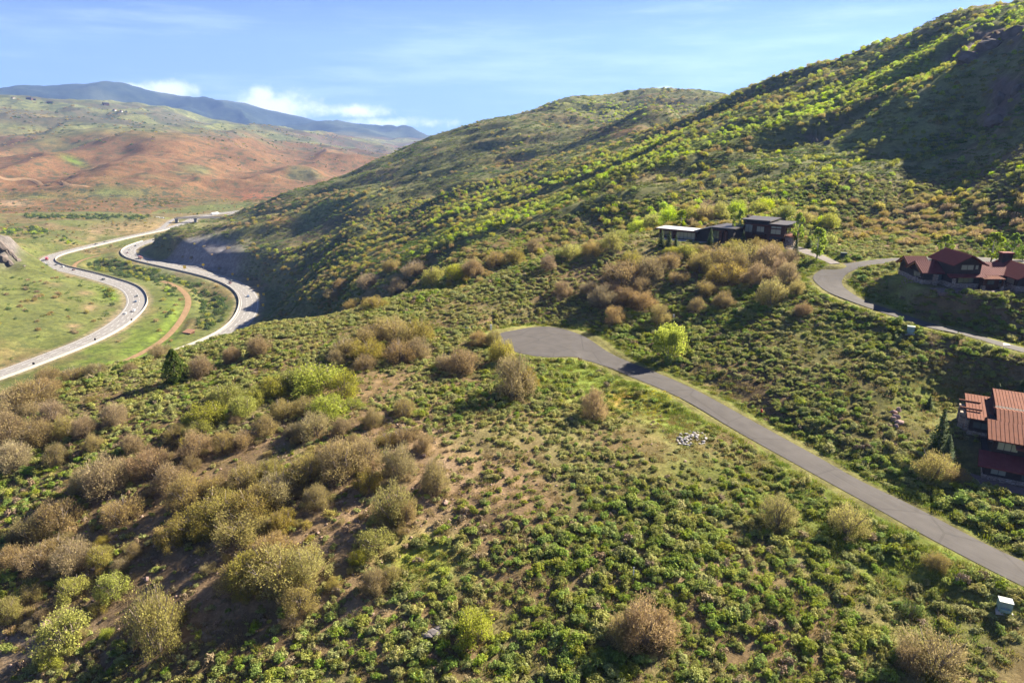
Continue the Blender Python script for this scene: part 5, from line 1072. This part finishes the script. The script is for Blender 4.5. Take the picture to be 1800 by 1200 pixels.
# stone retaining wall under the maroon house: coursed boulders
b = MB(); rg = np.random.default_rng(4); L0, L1 = np.array(plane_pt(1582, 505, 37.6)), np.array(plane_pt(1681, 514, 38.4)); n = 22
for c in range(3):
    for k in range(n):
        q = L0+(L1-L0)*(k+.5*(c % 2))/n; s = rg.uniform(.75, 1.1)*np.linalg.norm(L1-L0)/n*.56; zt = float(ground(q[0], q[1]))+.35+c*.62; ico = rock_mesh('tmp', int(rg.integers(1e6)), m_boulder, .62, 1); ang = rg.uniform(0, 6)
        V = [(q[0]+.25*c+(v.co.x*math.cos(ang)-v.co.y*math.sin(ang))*s, q[1]+.3*c+(v.co.x*math.sin(ang)+v.co.y*math.cos(ang))*s*.8, zt+v.co.z*s) for v in ico.vertices]; b.add(V, [list(f.vertices) for f in ico.polygons]); bpy.data.meshes.remove(ico)
tag(b.build('retaining_wall', m_boulder), 'curved retaining wall of pinkish boulders below the maroon-roofed house', 'wall')

# ---------------------------------------------------------------- highway furniture
m_barrier = solid('barrier_concrete', (.29, .27, .24), .12, .4, .9, .2); m_paint, t_, b_ = mat('white_road_paint', .8, .2); b_.inputs['Base Color'].default_value = (.62, .62, .60, 1)
def offset_line(A, B, t, z): P = A*(1-t)+B*t; P = P.copy(); P[:, 2] += z; return P
def barrier(name, label, A, B, t, sl, h=.95):
    P = offset_line(A, B, t, 0)[sl]; T = np.gradient(P[:, :2], axis=0); T /= np.linalg.norm(T, axis=1)[:, None]; Nn = np.stack([-T[:, 1], T[:, 0]], 1); rows = []
    for w, z in ((-.42, -.9), (-.36, .3), (-.16, h), (.16, h), (.36, .3), (.42, -.9)): q = P.copy(); q[:, :2] += Nn*w; q[:, 2] += z; rows.append(q)
    V = np.stack(rows, 1).reshape(-1, 3); n = len(P); F = [(i*6+k, i*6+k+1, (i+1)*6+k+1, (i+1)*6+k) for i in range(n-1) for k in range(5)]; b = MB(); b.add(V, F+[tuple(range(6)), tuple(range((n-1)*6, n*6))]); return tag(b.build(name, m_barrier), label, 'barrier')
nL, nR = len(left_hw[0]), len(right_hw[0])
sideL = 1.02 if pix(*left_hw[1][nL//6])[0] > pix(*left_hw[0][nL//6])[0] else -.02
barrier('concrete_barrier', 'pale concrete barrier along the valley side of the left highway', *left_hw, sideL, slice(0, int(nL*.75)), 1.5)
kR = int(nR*.72); sideR = 1.02 if pix(*right_hw[1][kR])[0] < pix(*right_hw[0][kR])[0] else -.02
barrier('concrete_barrier', 'concrete barrier along the creek side of the right highway', *right_hw, sideR, slice(int(nR*.42), nR), 1.5)
for nm, (A, B), ts in (('left_highway_markings', left_hw, (.09, .36, .63, .90)), ('right_highway_markings', right_hw, (.09, .36, .63, .90))):
    b = MB()
    for t in ts:
        P = offset_line(A, B, t, .16+.12*(1-(2*t-1)**2)-.02); dash = t not in (.09, .90)
        for i in range(0, len(P)-1):
            if dash and i % 2: continue
            p, q = P[i], P[i+1]; d = (q-p)[:2]; d = d/np.linalg.norm(d); nn = np.array([-d[1], d[0]])*.11; b.add([(p[0]-nn[0], p[1]-nn[1], p[2]), (p[0]+nn[0], p[1]+nn[1], p[2]), (q[0]+nn[0], q[1]+nn[1], q[2]), (q[0]-nn[0], q[1]-nn[1], q[2])], [(0, 1, 2, 3)])
    tag(b.build(nm, m_paint), kind='structure')
# overpass
a_, c_ = plane_pt(308, 383.8, 143.0), plane_pt(405, 382.3, 143.0); b = MB(); b.bar(a_, c_, 11, .9); o = b.build('overpass', solid('bridge_concrete', (.26, .25, .235), .2, .3, .9, .2)); tag(o, 'dark concrete overpass crossing both highways in the distance', 'bridge')
for f in (.02, .36, .70, .98): q = a_+(c_-a_)*f; b = MB(); b.box(q[0]-1.0, q[0]+1.0, q[1]-4, q[1]+4, -4, q[2]-.76); b.build('pier', o.data.materials[0], o)
dv = Vector(c_-a_).normalized(); sv = Vector((-dv.y, dv.x, 0))*5.3
for s in (-1, 1): b = MB(); b.bar(Vector(a_)+sv*s+Vector((0, 0, 1.2)), Vector(c_)+sv*s+Vector((0, 0, 1.2)), .35, .9); b.build('parapet', m_barrier, o)
# ---- vehicles, built once per kind at the origin, nose towards +x
def paint(nm, c): m, t, b = mat(nm, .3, .5); b.inputs['Base Color'].default_value = (*c, 1); b.inputs['Coat Weight'].default_value = .4; return m
PAINT = {k: paint(k+'_paint', c) for k, c in (('red', (.45, .035, .03)), ('white', (.75, .75, .75)), ('black', (.02, .02, .022)), ('silver', (.42, .43, .45)), ('blue', (.05, .12, .28)), ('maroon', (.16, .03, .035)), ('rust', (.30, .09, .04)), ('grey', (.13, .135, .14)))}
m_tyre = solid('tyre_rubber', (.018, .018, .018), .1, 4, .9, .1); m_lamp, t_, b_ = mat('lamp_lens', .2, .5); b_.inputs['Base Color'].default_value = (.6, .55, .5, 1)
def car_parts(prof, cab, wd, wheels, wr, roofp=None):
    body = MB(); body.prism(prof, -wd/2, wd/2, 'y'); glass = MB(); glass.prism(cab, -wd/2+.10, wd/2-.10, 'y'); return body, glass
WHEEL = MB(); WHEEL.tube([(0, -.12, 0), (0, .12, 0)], [.34, .34], 12); WHEEL = mesh_np('wheel', WHEEL.v, WHEEL.f, [m_tyre])
LAMP = MB().box(-.05, .05, -.2, .2, -.08, .08); LAMP = mesh_np('headlight', LAMP.v, LAMP.f, [m_lamp])
def beveled(b, name, m, bev):
    o = b.build(name, m, None, None, False, bev); me = o.data; bpy.data.objects.remove(o); return me
SED = [(-2.25, .35), (2.25, .35), (2.28, .72), (1.05, .92), (-1.55, .98), (-2.28, .92)]; SEDC = [(1.0, .9), (.25, 1.42), (-1.0, 1.44), (-1.75, .95)]
SUV = [(-2.35, .42), (2.35, .42), (2.38, .95), (1.2, 1.08), (-2.3, 1.12)]; SUVC = [(1.15, 1.05), (.5, 1.72), (-2.0, 1.74), (-2.25, 1.08)]
PIC = [(-2.8, .48), (2.75, .48), (2.78, 1.02), (1.35, 1.15), (-2.78, 1.12)]; PICC = [(1.3, 1.1), (.75, 1.82), (-.75, 1.84), (-.9, 1.1)]
def make_vehicle(kind, col):
    m = PAINT[col]; prof, cab, wd, ax = {'sedan': (SED, SEDC, 1.8, 1.38), 'suv': (SUV, SUVC, 1.95, 1.42), 'pickup': (PIC, PICC, 2.0, 1.75)}[kind]
    b, g = car_parts(prof, cab, wd, 4, .34); top = MB(); xs = [p[0] for p in cab]; top.box(cab[2][0]+.02, cab[1][0]-.02, -wd/2+.16, wd/2-.16, cab[2][1]-.04, cab[2][1]+.03)
    return beveled(b, 'body', m, .07), beveled(g, 'windows', m_glass, .04), beveled(top, 'roof_panel', m, .02), wd, ax, prof
VEH = {}
def vehicle(kind, col, label, u, v, road, off, rev=False, scale=1.0):
    A, B = road; Cn = A*(1-off)+B*off; q = plane_pt(u, v, 150); k = int(np.argmin(np.hypot(Cn[:, 0]-q[0], Cn[:, 1]-q[1]))); k = min(max(k, 1), len(Cn)-2); d = Cn[k+1]-Cn[k-1]; dn = d[:2]/np.linalg.norm(d[:2]); f = np.clip(np.dot(q[:2]-Cn[k][:2], dn), -6, 6); P = Cn[k].copy(); P[:2] += dn*f; P[2] += .17
    o = thing('car' if kind != 'pickup' else 'pickup_truck', label, 'car' if kind != 'pickup' else 'pickup', P, math.atan2(d[1], d[0])+(math.pi if rev else 0), 'traffic on the highways')
    if (kind, col) not in VEH: VEH[(kind, col)] = make_vehicle(kind, col)
    bd, gl, tp, wd, ax, prof = VEH[(kind, col)]; link(bpy.data.objects.new('body', bd), o); w = link(bpy.data.objects.new('windows', gl), o); link(bpy.data.objects.new('roof_panel', tp), o)
    for sx in (-1, 1):
        for sy in (-1, 1): c = link(bpy.data.objects.new('wheel', WHEEL), o); c.location = (sx*ax, sy*(wd/2-.1), .34)
    for sy in (-1, 1): c = link(bpy.data.objects.new('headlight', LAMP), o); c.location = (prof[1][0]+.02, sy*(wd/2-.35), .72)
    return o
for k, c, lab, u, v, off, rev in (('sedan','silver','silver car behind the red truck at the tight left bend',79,465.5,.3,0),('sedan','black','black car on the inside lane of the tight left bend',91,467,.7,0),('suv','white','white car by the barrier just past the tight left bend',99,471.5,.72,0),('sedan','maroon','maroon car against the dark barrier below the left bend',117,477,.66,0),('suv','black','black car below the left bend before the curve by the green bank',177,492.5,.4,0),
        ('sedan','grey','dark car farthest round the big left-hand curve',246,520.5,.55,0),('sedan','blue','small blue car in the middle of the big left-hand curve',236,531,.45,0),('pickup','white','white pickup leading the group on the big left-hand curve',235.5,547,.6,0),('sedan','white','white car beside the white pickup on the big left-hand curve',223,551.5,.3,0),('sedan','black','dark car far away on the straight above the left bend',165,430,.5,0),('sedan','grey','grey car far away on the straight near the orange cut',183,426,.45,0)):
    vehicle(k, c, lab, u, v, left_hw, off, rev)
for k, c, lab, u, v, off, rev in (('sedan','black','dark car highest on the loop of the right highway',233,433,.45,0),('sedan','silver','pale car in the middle of the loop of the right highway',224,439.5,.5,0),('sedan','maroon','dark red car lowest on the loop of the right highway',219.5,445.5,.6,0),('suv','black','black car nearest the shaded slope at the right bend',412.5,494,.35,0),('sedan','maroon','dark red car next to the black one at the right bend',406.5,498,.62,0),('sedan','blue','blue car alone on the right highway bend',438.5,521.5,.5,0),('sedan','grey','dark grey car before the overpass on the far right highway',370,395,.4,0),('sedan','black','black car nearer the overpass on the far right highway',377,392.5,.5,0)):
    vehicle(k, c, lab, u, v, right_hw, off, rev)
def truck(label, cabc, boxc, u, v, road, off, L=9., box_h=3.4, name='truck'):
    A, B = road; Cn = A*(1-off)+B*off; q = plane_pt(u, v, 150); k = min(max(int(np.argmin(np.hypot(Cn[:, 0]-q[0], Cn[:, 1]-q[1]))), 1), len(Cn)-2); d = Cn[k+1]-Cn[k-1]
    o = thing(name, label, 'truck', Cn[k]+[0, 0, .17], math.atan2(d[1], d[0]), 'traffic on the highways')
    MB().prism([(L/2-2.2, .7), (L/2, .7), (L/2, 1.6), (L/2-.5, 2.7), (L/2-2.2, 2.8)], -1.2, 1.2, 'y').build('cab', PAINT[cabc], o, None, False, .08); MB().prism([(L/2-.42, 1.7), (L/2+.02, 1.66), (L/2-.42, 2.55)], -1.05, 1.05, 'y').build('windscreen', m_glass, o)
    MB().box(-L/2, L/2-2.4, -1.25, 1.25, 1.1, box_h).build('cargo_box', PAINT[boxc], o, None, False, .06); MB().box(-L/2, L/2-2, -.5, .5, .7, 1.05).build('chassis', m_trim, o)
    for x in (-L/2+.9, -L/2+2.1, L/2-1.3):
        for s in (-1, 1): b = MB(); b.tube([(x, s*1.05-.15, .5), (x, s*1.05+.15, .5)], [.5, .5], 12); b.build('wheel', m_tyre, o)
truck('red box truck rounding the tight left bend', 'red', 'red', 82, 457.5, left_hw, .5, 10); truck('rust-coloured dump truck leaving the loop of the right highway', 'rust', 'rust', 246, 455, right_hw, .4, 9, 2.9); truck('white semi truck beyond the overpass', 'white', 'white', 362, 376.5, left_hw, .5, 18, 4.0)
for u, v, lab in ((277,384.5,'white camper parked left of the overpass end'),(285,385.5,'smaller white camper parked nearest the overpass end')):
    p = plane_pt(u, v, 149.5); o = thing('camper', lab, 'camper', p, .3); MB().box(-4, 3, -1.3, 1.3, .6, 3.4).build('body', PAINT['white'], o, None, False, .12); MB().box(-2.5, 1.5, -1.34, -1.3, 1.8, 2.5).build('windows', m_glass, o); MB().box(3.01, 4.4, -1.2, 1.2, .6, 2.2).build('cab', PAINT['grey'], o, None, False, .12)
    for x in (-2.4, 3.2):
        for s in (-1, 1): b = MB(); b.tube([(x, s*1.1-.12, .4), (x, s*1.1+.12, .4)], [.4, .4], 10); b.build('wheel', m_tyre, o)
# ---- signs
m_yellow, t_, b_ = mat('yellow_sign_face', .5, .3); b_.inputs['Base Color'].default_value = (.80, .52, .02, 1); m_steel = solid('galvanised_steel', (.32, .32, .32), .1, 5, .5, .4, 0, .4)
def sign(label, u, v, diamond, face, s=2.2, h=2.6, dark=None, name='road_sign'):
    p = plane_pt(u, v, 149.6); o = thing(name, label, 'sign', p, math.atan2(-p[0], p[1])*1.0, 'roadside signs of the highways'); b = MB(); b.tube([(0, 0, -.6), (0, 0, h+s*.4)], [.09, .09], 6); b.build('post', m_steel, o); z = h+s*.5
    b = MB(); b.prism([(0, z-s*.7), (s*.7, z), (0, z+s*.7), (-s*.7, z)] if diamond else [(-s/2, z-s*.6), (s/2, z-s*.6), (s/2, z+s*.6), (-s/2, z+s*.6)], -.13, -.09, 'y'); b.build('sign_plate', face, o)
    if dark:
        b = MB(); b.prism([(-.35*s, z+.35*s), (-.05*s, z+.35*s), (.30*s, z), (-.05*s, z-.35*s), (-.35*s, z-.35*s), (0, z)], -.16, -.135, 'y'); b.build('chevron', m_trim, o)
sign('large yellow warning board on the barrier below the grey cutting', 325, 474, False, m_yellow, 3.0, 1.6); sign('yellow diamond sign against the grey cutting', 358, 472, True, m_yellow, 2.6, 3.2)
for u, v, w in ((409,486,'highest'),(436,495,'second from the top'),(454,507,'third from the top'),(464,522,'fourth from the top'),(463,541,'lowest')): sign(f'{w} yellow chevron sign outside the right highway bend', u, v, False, m_yellow, 1.8, 1.8, True)
sign('yellow board lying low where the right highway goes behind the hill', 419, 585, False, m_yellow, 2.6, .4)
for u, v, w in ((165,598,'middle'),(57,641,'nearest'),(229,563,'farthest')): sign(f'{w} of three small dark signs on the left highway barrier', u+3, v+3, False, m_trim, 1.3, 1.5)
for u, v, w in ((247,458,'left'),(260,462,'right')): sign(f'{w} of two small yellow markers by the rust-coloured truck', u, v+1, True, m_yellow, 1.0, 1.0)

# ---------------------------------------------------------------- things along the two near roads
m_box = solid('pale_green_cabinet', (.20, .30, .26), .1, 2, .5, .4); m_box_top = solid('pale_cabinet_lid', (.16, .20, .19), .06, 2, .5, .4); m_dbox = solid('dark_green_cabinet', (.035, .055, .045), .1, 2, .5, .4); m_rust = solid('hydrant_red', (.45, .04, .025), .15, 6, .5, .4)
def cabinet(label, u, v, w, h, rot, body, lid):
    p = on_ground(u, v); o = thing('utility_box', label, 'utility box', p, rot); MB().box(-w*.62, w*.62, -w*.52, w*.52, -.5, .12).build('plinth', m_conc, o); MB().box(-w/2, w/2, -w*.4, w*.4, .12, h).build('cabinet', body, o, None, False, .02); MB().box(-w/2-.05, w/2+.05, -w*.4-.05, w*.4+.05, h+.002, h+.09).build('lid', lid, o, None, False, .02); MB().box(-.03, .03, -w*.4-.05, -w*.4-.005, h*.35, h*.75).build('handle', m_steel, o)
    MB().box(-w*.36, w*.36, -w*.4-.34, -w*.4-.002, .12, h*.45).build('lower_hatch', body, o, None, False, .02)
cabinet('pale green utility box in the grass at the lower right by the road', 1764, 1072, 1.5, 1.5, R(-25), m_box, m_box_top); cabinet('green utility box below the upper road under the maroon house', 1600, 585, 1.5, 1.5, R(-30), m_box, m_box_top); cabinet('dark green utility box beside the driveway mouth', 1482, 453, 1.7, 1.5, R(-15), m_dbox, m_dbox); cabinet('small dark utility box left of the paved turnaround', 821, 581, .9, .8, R(10), m_dbox, m_dbox)
def hydrant(label, u, v, s=1.0):
    p = on_ground(u, v); o = thing('fire_hydrant', label, 'hydrant', p, .4, None, (s,)*3); b = MB(); b.tube([(0, 0, -.1), (0, 0, .06), (0, 0, .07), (0, 0, .62), (0, 0, .66), (0, 0, .78), (0, 0, .86)], [.2, .2, .13, .13, .17, .13, .04], 12); b.build('barrel', m_rust, o)
    for q in ((.13, 0), (-.13, 0), (0, -.15)): b = MB(); b.tube([(q[0]*.7, q[1]*.7, .46), (q[0]*1.7, q[1]*1.7, .46)], [.065, .065], 8); b.build('outlet_cap', m_rust, o)
hydrant('red hydrant on the roadside below the upper road bend', 1494, 454, 1.3); hydrant('red hydrant in the scrub on the upper verge of the lower road', 1338, 729, 1.5)
def post(label, u, v, h, w, m, name='marker_post', cap=True):
    p = on_ground(u, v); o = thing(name, label, 'post', p); MB().box(-w/2, w/2, -w*.3, w*.3, -.4, h).build('shaft', m, o, None, False, .01)
    if cap: MB().box(-w*.62, w*.62, -w*.42, w*.42, h+.002, h+.08).build('cap', m_steel, o)
m_wp = solid('white_plastic', (.72, .72, .70), .05, 4, .5, .4)
post('white marker post at the left edge of the paved turnaround', 863, 580, 1.5, .55, m_wp); post('thin white pole standing in the lower sagebrush', 1113, 1018, 2.0, .14, m_wp, 'marker_pole'); post('small pale post in the scrub below the upper oak group', 1184, 561, 1.3, .35, m_wp)
# manhole cover and stones
p = on_ground(1766, 608); P2 = near_line(np.array([p[0]]), np.array([p[1]]), *upper_road)[1][0]; b = MB(); b.tube([(0, 0, 0), (0, 0, .03)], [.95, .95], 24); b.cur = 1; b.tube([(0, 0, .0305), (0, 0, .045)], [.42, .42], 18); tag(b.build('manhole_cover', [m_conc, m_steel], None, (p[0], p[1], P2+.055)), 'pale round concrete manhole collar in the upper road at the right edge', 'manhole')
rg = np.random.default_rng(9)
WS = [rock_mesh('pale_stone', 40+i, m_white_stone, .6, 1) for i in range(4)]
for i in range(70):
    a, q = rg.uniform(0, 6.28), rg.uniform(0, 1)**.6; p = on_ground(1215+28*q*math.cos(a), 771+14*q*math.sin(a)); s = rg.uniform(.14, .42); o = bpy.data.objects.new('pale_stone', WS[i % 4]); link(o); o.location = [float(x) for x in p+[0, 0, s*.35+.25*(1-q)]]; o.rotation_euler = (rg.uniform(-.4, .4), rg.uniform(-.4, .4), rg.uniform(0, 6)); o.scale = (s*1.3, s, s); tag(o, 'pale stone in the white heap in the grass below the lower road', 'stone', 'stones of the pale heap')
BD = [rock_mesh('boulder', 60+i, m_boulder, .75, 2) for i in range(3)]
for i, (u, v, w, lab) in enumerate(((1570,727,15,'topmost left of the pink boulders right of the lower road'),(1580,722,13,'topmost right of the pink boulders, pale and flat'),(1576,735,16,'large middle boulder of the pink pile'),(1580,745,17,'broad lower boulder of the pink pile'),(1575,751,11,'lowest small boulder of the pink pile'),(1570,738,12,'left middle boulder of the pink pile'))):
    p = on_ground(u, v); d = pix(*p)[2]; s = w*d/FPX/2; o = bpy.data.objects.new('boulder', BD[i % 3]); link(o); o.location = [float(x) for x in p+[0, 0, s*.4]]; o.scale = (s, s*.85, s); o.rotation_euler = (.2*i, .1, i*1.1); tag(o, lab, 'boulder', 'pink boulders in a pile')
BR = [rock_mesh('boulder', 80+i, m_stone, .7, 2) for i in range(3)]
for i, (u, v, w, lab) in enumerate(((283,822,14,'reddish rock among the grey oaks right of the bright yellow bush'),(455,832,16,'dark red rock in the bare soil of the left slope'),(165,1000,12,'upright pale rock at the lower left thicket'),(150,1012,10,'small pale rock left of the upright one'),(258,1018,11,'rounded brown rock on the gravel at the lower left'),(80,1098,26,'flat grey rock at the foot of the lower left thicket'),(785,884,17,'brown rock at the edge of the bare patch in the centre'),(745,802,10,'rock on the bare soil above the central oaks'),(805,912,8,'pink rock on the bare patch in the centre'),(672,798,9,'small rock on the red soil left of centre'),(1640,1143,17,'pale flat rock in the grass at the lower right corner'),(560,936,9,'pale rock right of the brown oak thicket'))):
    p = on_ground(u, v); d = pix(*p)[2]; s = w*d/FPX/2; o = bpy.data.objects.new('boulder', (BR+BD)[i % 5]); link(o); o.location = [float(x) for x in p+[0, 0, s*.25]]; o.scale = (s*1.2, s*.85, s*.8); o.rotation_euler = (.1, .15, i*1.3); tag(o, lab, 'boulder')
m_ledge = solid('grey_ledge', (.15, .135, .13), .3, 1.2, 1, .1, .5); p = on_ground(775, 1108); d = pix(*p)[2]; b = MB()
for k in range(5): ico = rock_mesh('tmp', 900+k, m_ledge, .5, 2); s = d/FPX*(15-1.5*abs(k-2)); b.add([(v.co.x*s*1.3-1.6+k*.9, v.co.y*s*.8+.55*k-1, v.co.z*s*.8+.1) for v in ico.vertices], [list(f.vertices) for f in ico.polygons]); bpy.data.meshes.remove(ico)
tag(b.build('rock_ledge', m_ledge, None, p), 'long grey rock ledge beside the bottom-centre bush', 'rock')
CR = [rock_mesh('crag', 100+i, m_crag, .9, 3) for i in range(3)]
for i, (u, v, w, h, lab) in enumerate(((1432,243,16,20,'left crag in the dark mountainside above the poplars'),(1453,247,12,16,'right small crag beside the left one on the dark mountainside'),(1752,208,40,26,'round brown crag on the mountainside near the right edge'),(1758,164,26,34,'tall rock rib above the round brown crag'),(1786,150,24,30,'rock rib at the right edge of the mountainside'),(1700,98,44,26,'left end of the cliff band under the bright crest'),(1740,72,48,30,'middle of the cliff band under the bright crest'),(1782,52,46,34,'right end of the cliff band under the bright crest'),(2,424,20,34,'tallest slab of the rock outcrop at the left edge'),(11,430,12,30,'narrow leaning slab second from the left edge'),(19,437,11,26,'pale slab in the middle of the left-edge outcrop'),(26,444,10,20,'thin slab on the right flank of the left-edge outcrop'),(33,450,9,13,'last low slab at the right end of the left-edge outcrop'),(7,447,16,22,'dark block under the tallest left-edge slab'),(18,455,14,14,'low block at the foot of the left-edge outcrop'),(43,460,5,5,'small pale rock apart from the left-edge outcrop'))):
    p = on_ground(u, v+h*.4 if u > 100 else v+8, 250); d = pix(*p)[2]; s = w*d/FPX/2; o = bpy.data.objects.new('rock_crag', CR[i % 3]); link(o); o.location = [float(x) for x in p+[0, 0, s*.1]]; o.scale = (s*1.15, s*.9, h*d/FPX*.62) if u > 100 else (s*.9, s*1.6, h*d/FPX*.55); o.rotation_euler = (.1, -.15, i*1.7) if u > 100 else (.15, -.42, .25+.1*(i % 3)); tag(o, lab, 'crag')
# shed in the valley, far houses on the plateau
p = plane_pt(333, 589, 151.5); o = thing('shed', 'small brown roofed shed by the creek between the highways', 'shed', p, R(-20)); MB().box(-3.4, 3.4, -2.4, 2.4, -.5, 2.8).build('wall', m_bwall, o); b = MB(); b.slab([(-4, -3, 2.8), (4, -3, 2.8), (4, 3, 4.2), (-4, 3, 4.2)], .25); b.build('roof', solid('shed_roof', (.25, .14, .09), .2, 1, .9, .1), o); MB().box(-1, 1, -2.46, -2.4, 0, 2.2).build('door', m_trim, o)
for i, (u, v, w, c, lab) in enumerate(((52,173.5,9,m_bwall,'brown ranch house among trees on the far plateau'),(60,174.5,6,m_dwall,'smaller dark house right of the brown ranch house'),(87,180,8,m_dwall,'dark house alone on the far plateau'),(186,183,9,m_bwall,'house at the right end of the far plateau'),(24,171.5,5,m_conc,'white house at the left end of the far plateau'),(202,193,6,m_conc,'leftmost pale building in the row below the plateau house'),(213,195,6,m_conc,'middle pale building in the row below the plateau house'),(222,195.5,5,m_conc,'rightmost pale building in the row below the plateau house'))):
    p = on_ground(u, v+2, 2600); d = pix(*p)[2]; s = w*d/FPX/2; o = thing('far_house', lab, 'house', p, .3*i); MB().box(-s, s, -s*.6, s*.6, -4, s*.55).build('wall', c, o); b = MB(); b.prism([(-s*.75, s*.55), (s*.75, s*.55), (0, s*1.0)], -s*1.1, s*1.1); b.build('roof', m_trim if c is not m_conc else m_bwall, o)
# tracks on the red hills
for nm, px, hw in (('hill_road', ((-60,309),(0,313),(60,318),(110,322),(150,328.5),(158,330)), 5), ('hill_track', ((-40,366),(0,361),(22,358),(34,354),(48,352)), 4)):
    P = np.array([on_ground(u, v, 1200) for u, v in px]); P = resample(catmull(P, 10), 60); P[:, 2] = ground(P[:, 0], P[:, 1])+1.2; T = np.gradient(P[:, :2], axis=0); T /= np.linalg.norm(T, axis=1)[:, None]; Nn = np.stack([-T[:, 1], T[:, 0]], 1); A, B = P.copy(), P.copy(); A[:, :2] += Nn*hw; B[:, :2] -= Nn*hw; A[:, 2] = ground(A[:, 0], A[:, 1])+.5; B[:, 2] = ground(B[:, 0], B[:, 1])+.5; Cn = (A+B)/2
    V = np.stack([A, P, B], 1).reshape(-1, 3); F = [(i*3+k, i*3+k+1, i*3+k+4, i*3+k+3) for i in range(59) for k in range(2)]; me = mesh_np(nm, V, F, [m_track]); o = bpy.data.objects.new(nm, me); link(o); tag(o, kind='structure')

# ---------------------------------------------------------------- haze: one closed box of thin blue air round everything
m = bpy.data.materials.new('thin_air'); m.use_nodes = True; m.node_tree.nodes.clear(); t = m.node_tree
pv = N(t, 'ShaderNodeVolumePrincipled'); pv.inputs['Density'].default_value = HAZE; pv.inputs['Color'].default_value = (.28, .47, 1.0, 1); pv.inputs['Anisotropy'].default_value = .2
t.links.new(pv.outputs[0], N(t, 'ShaderNodeOutputMaterial').inputs['Volume'])
zlo, zhi = float(GZ.min())-3, max(float(GZ.max()), CAMZ)+12
o = MB().box(-13600, 13600, -2700, 13600, zlo, zhi).build('haze', m); tag(o, kind='stuff')
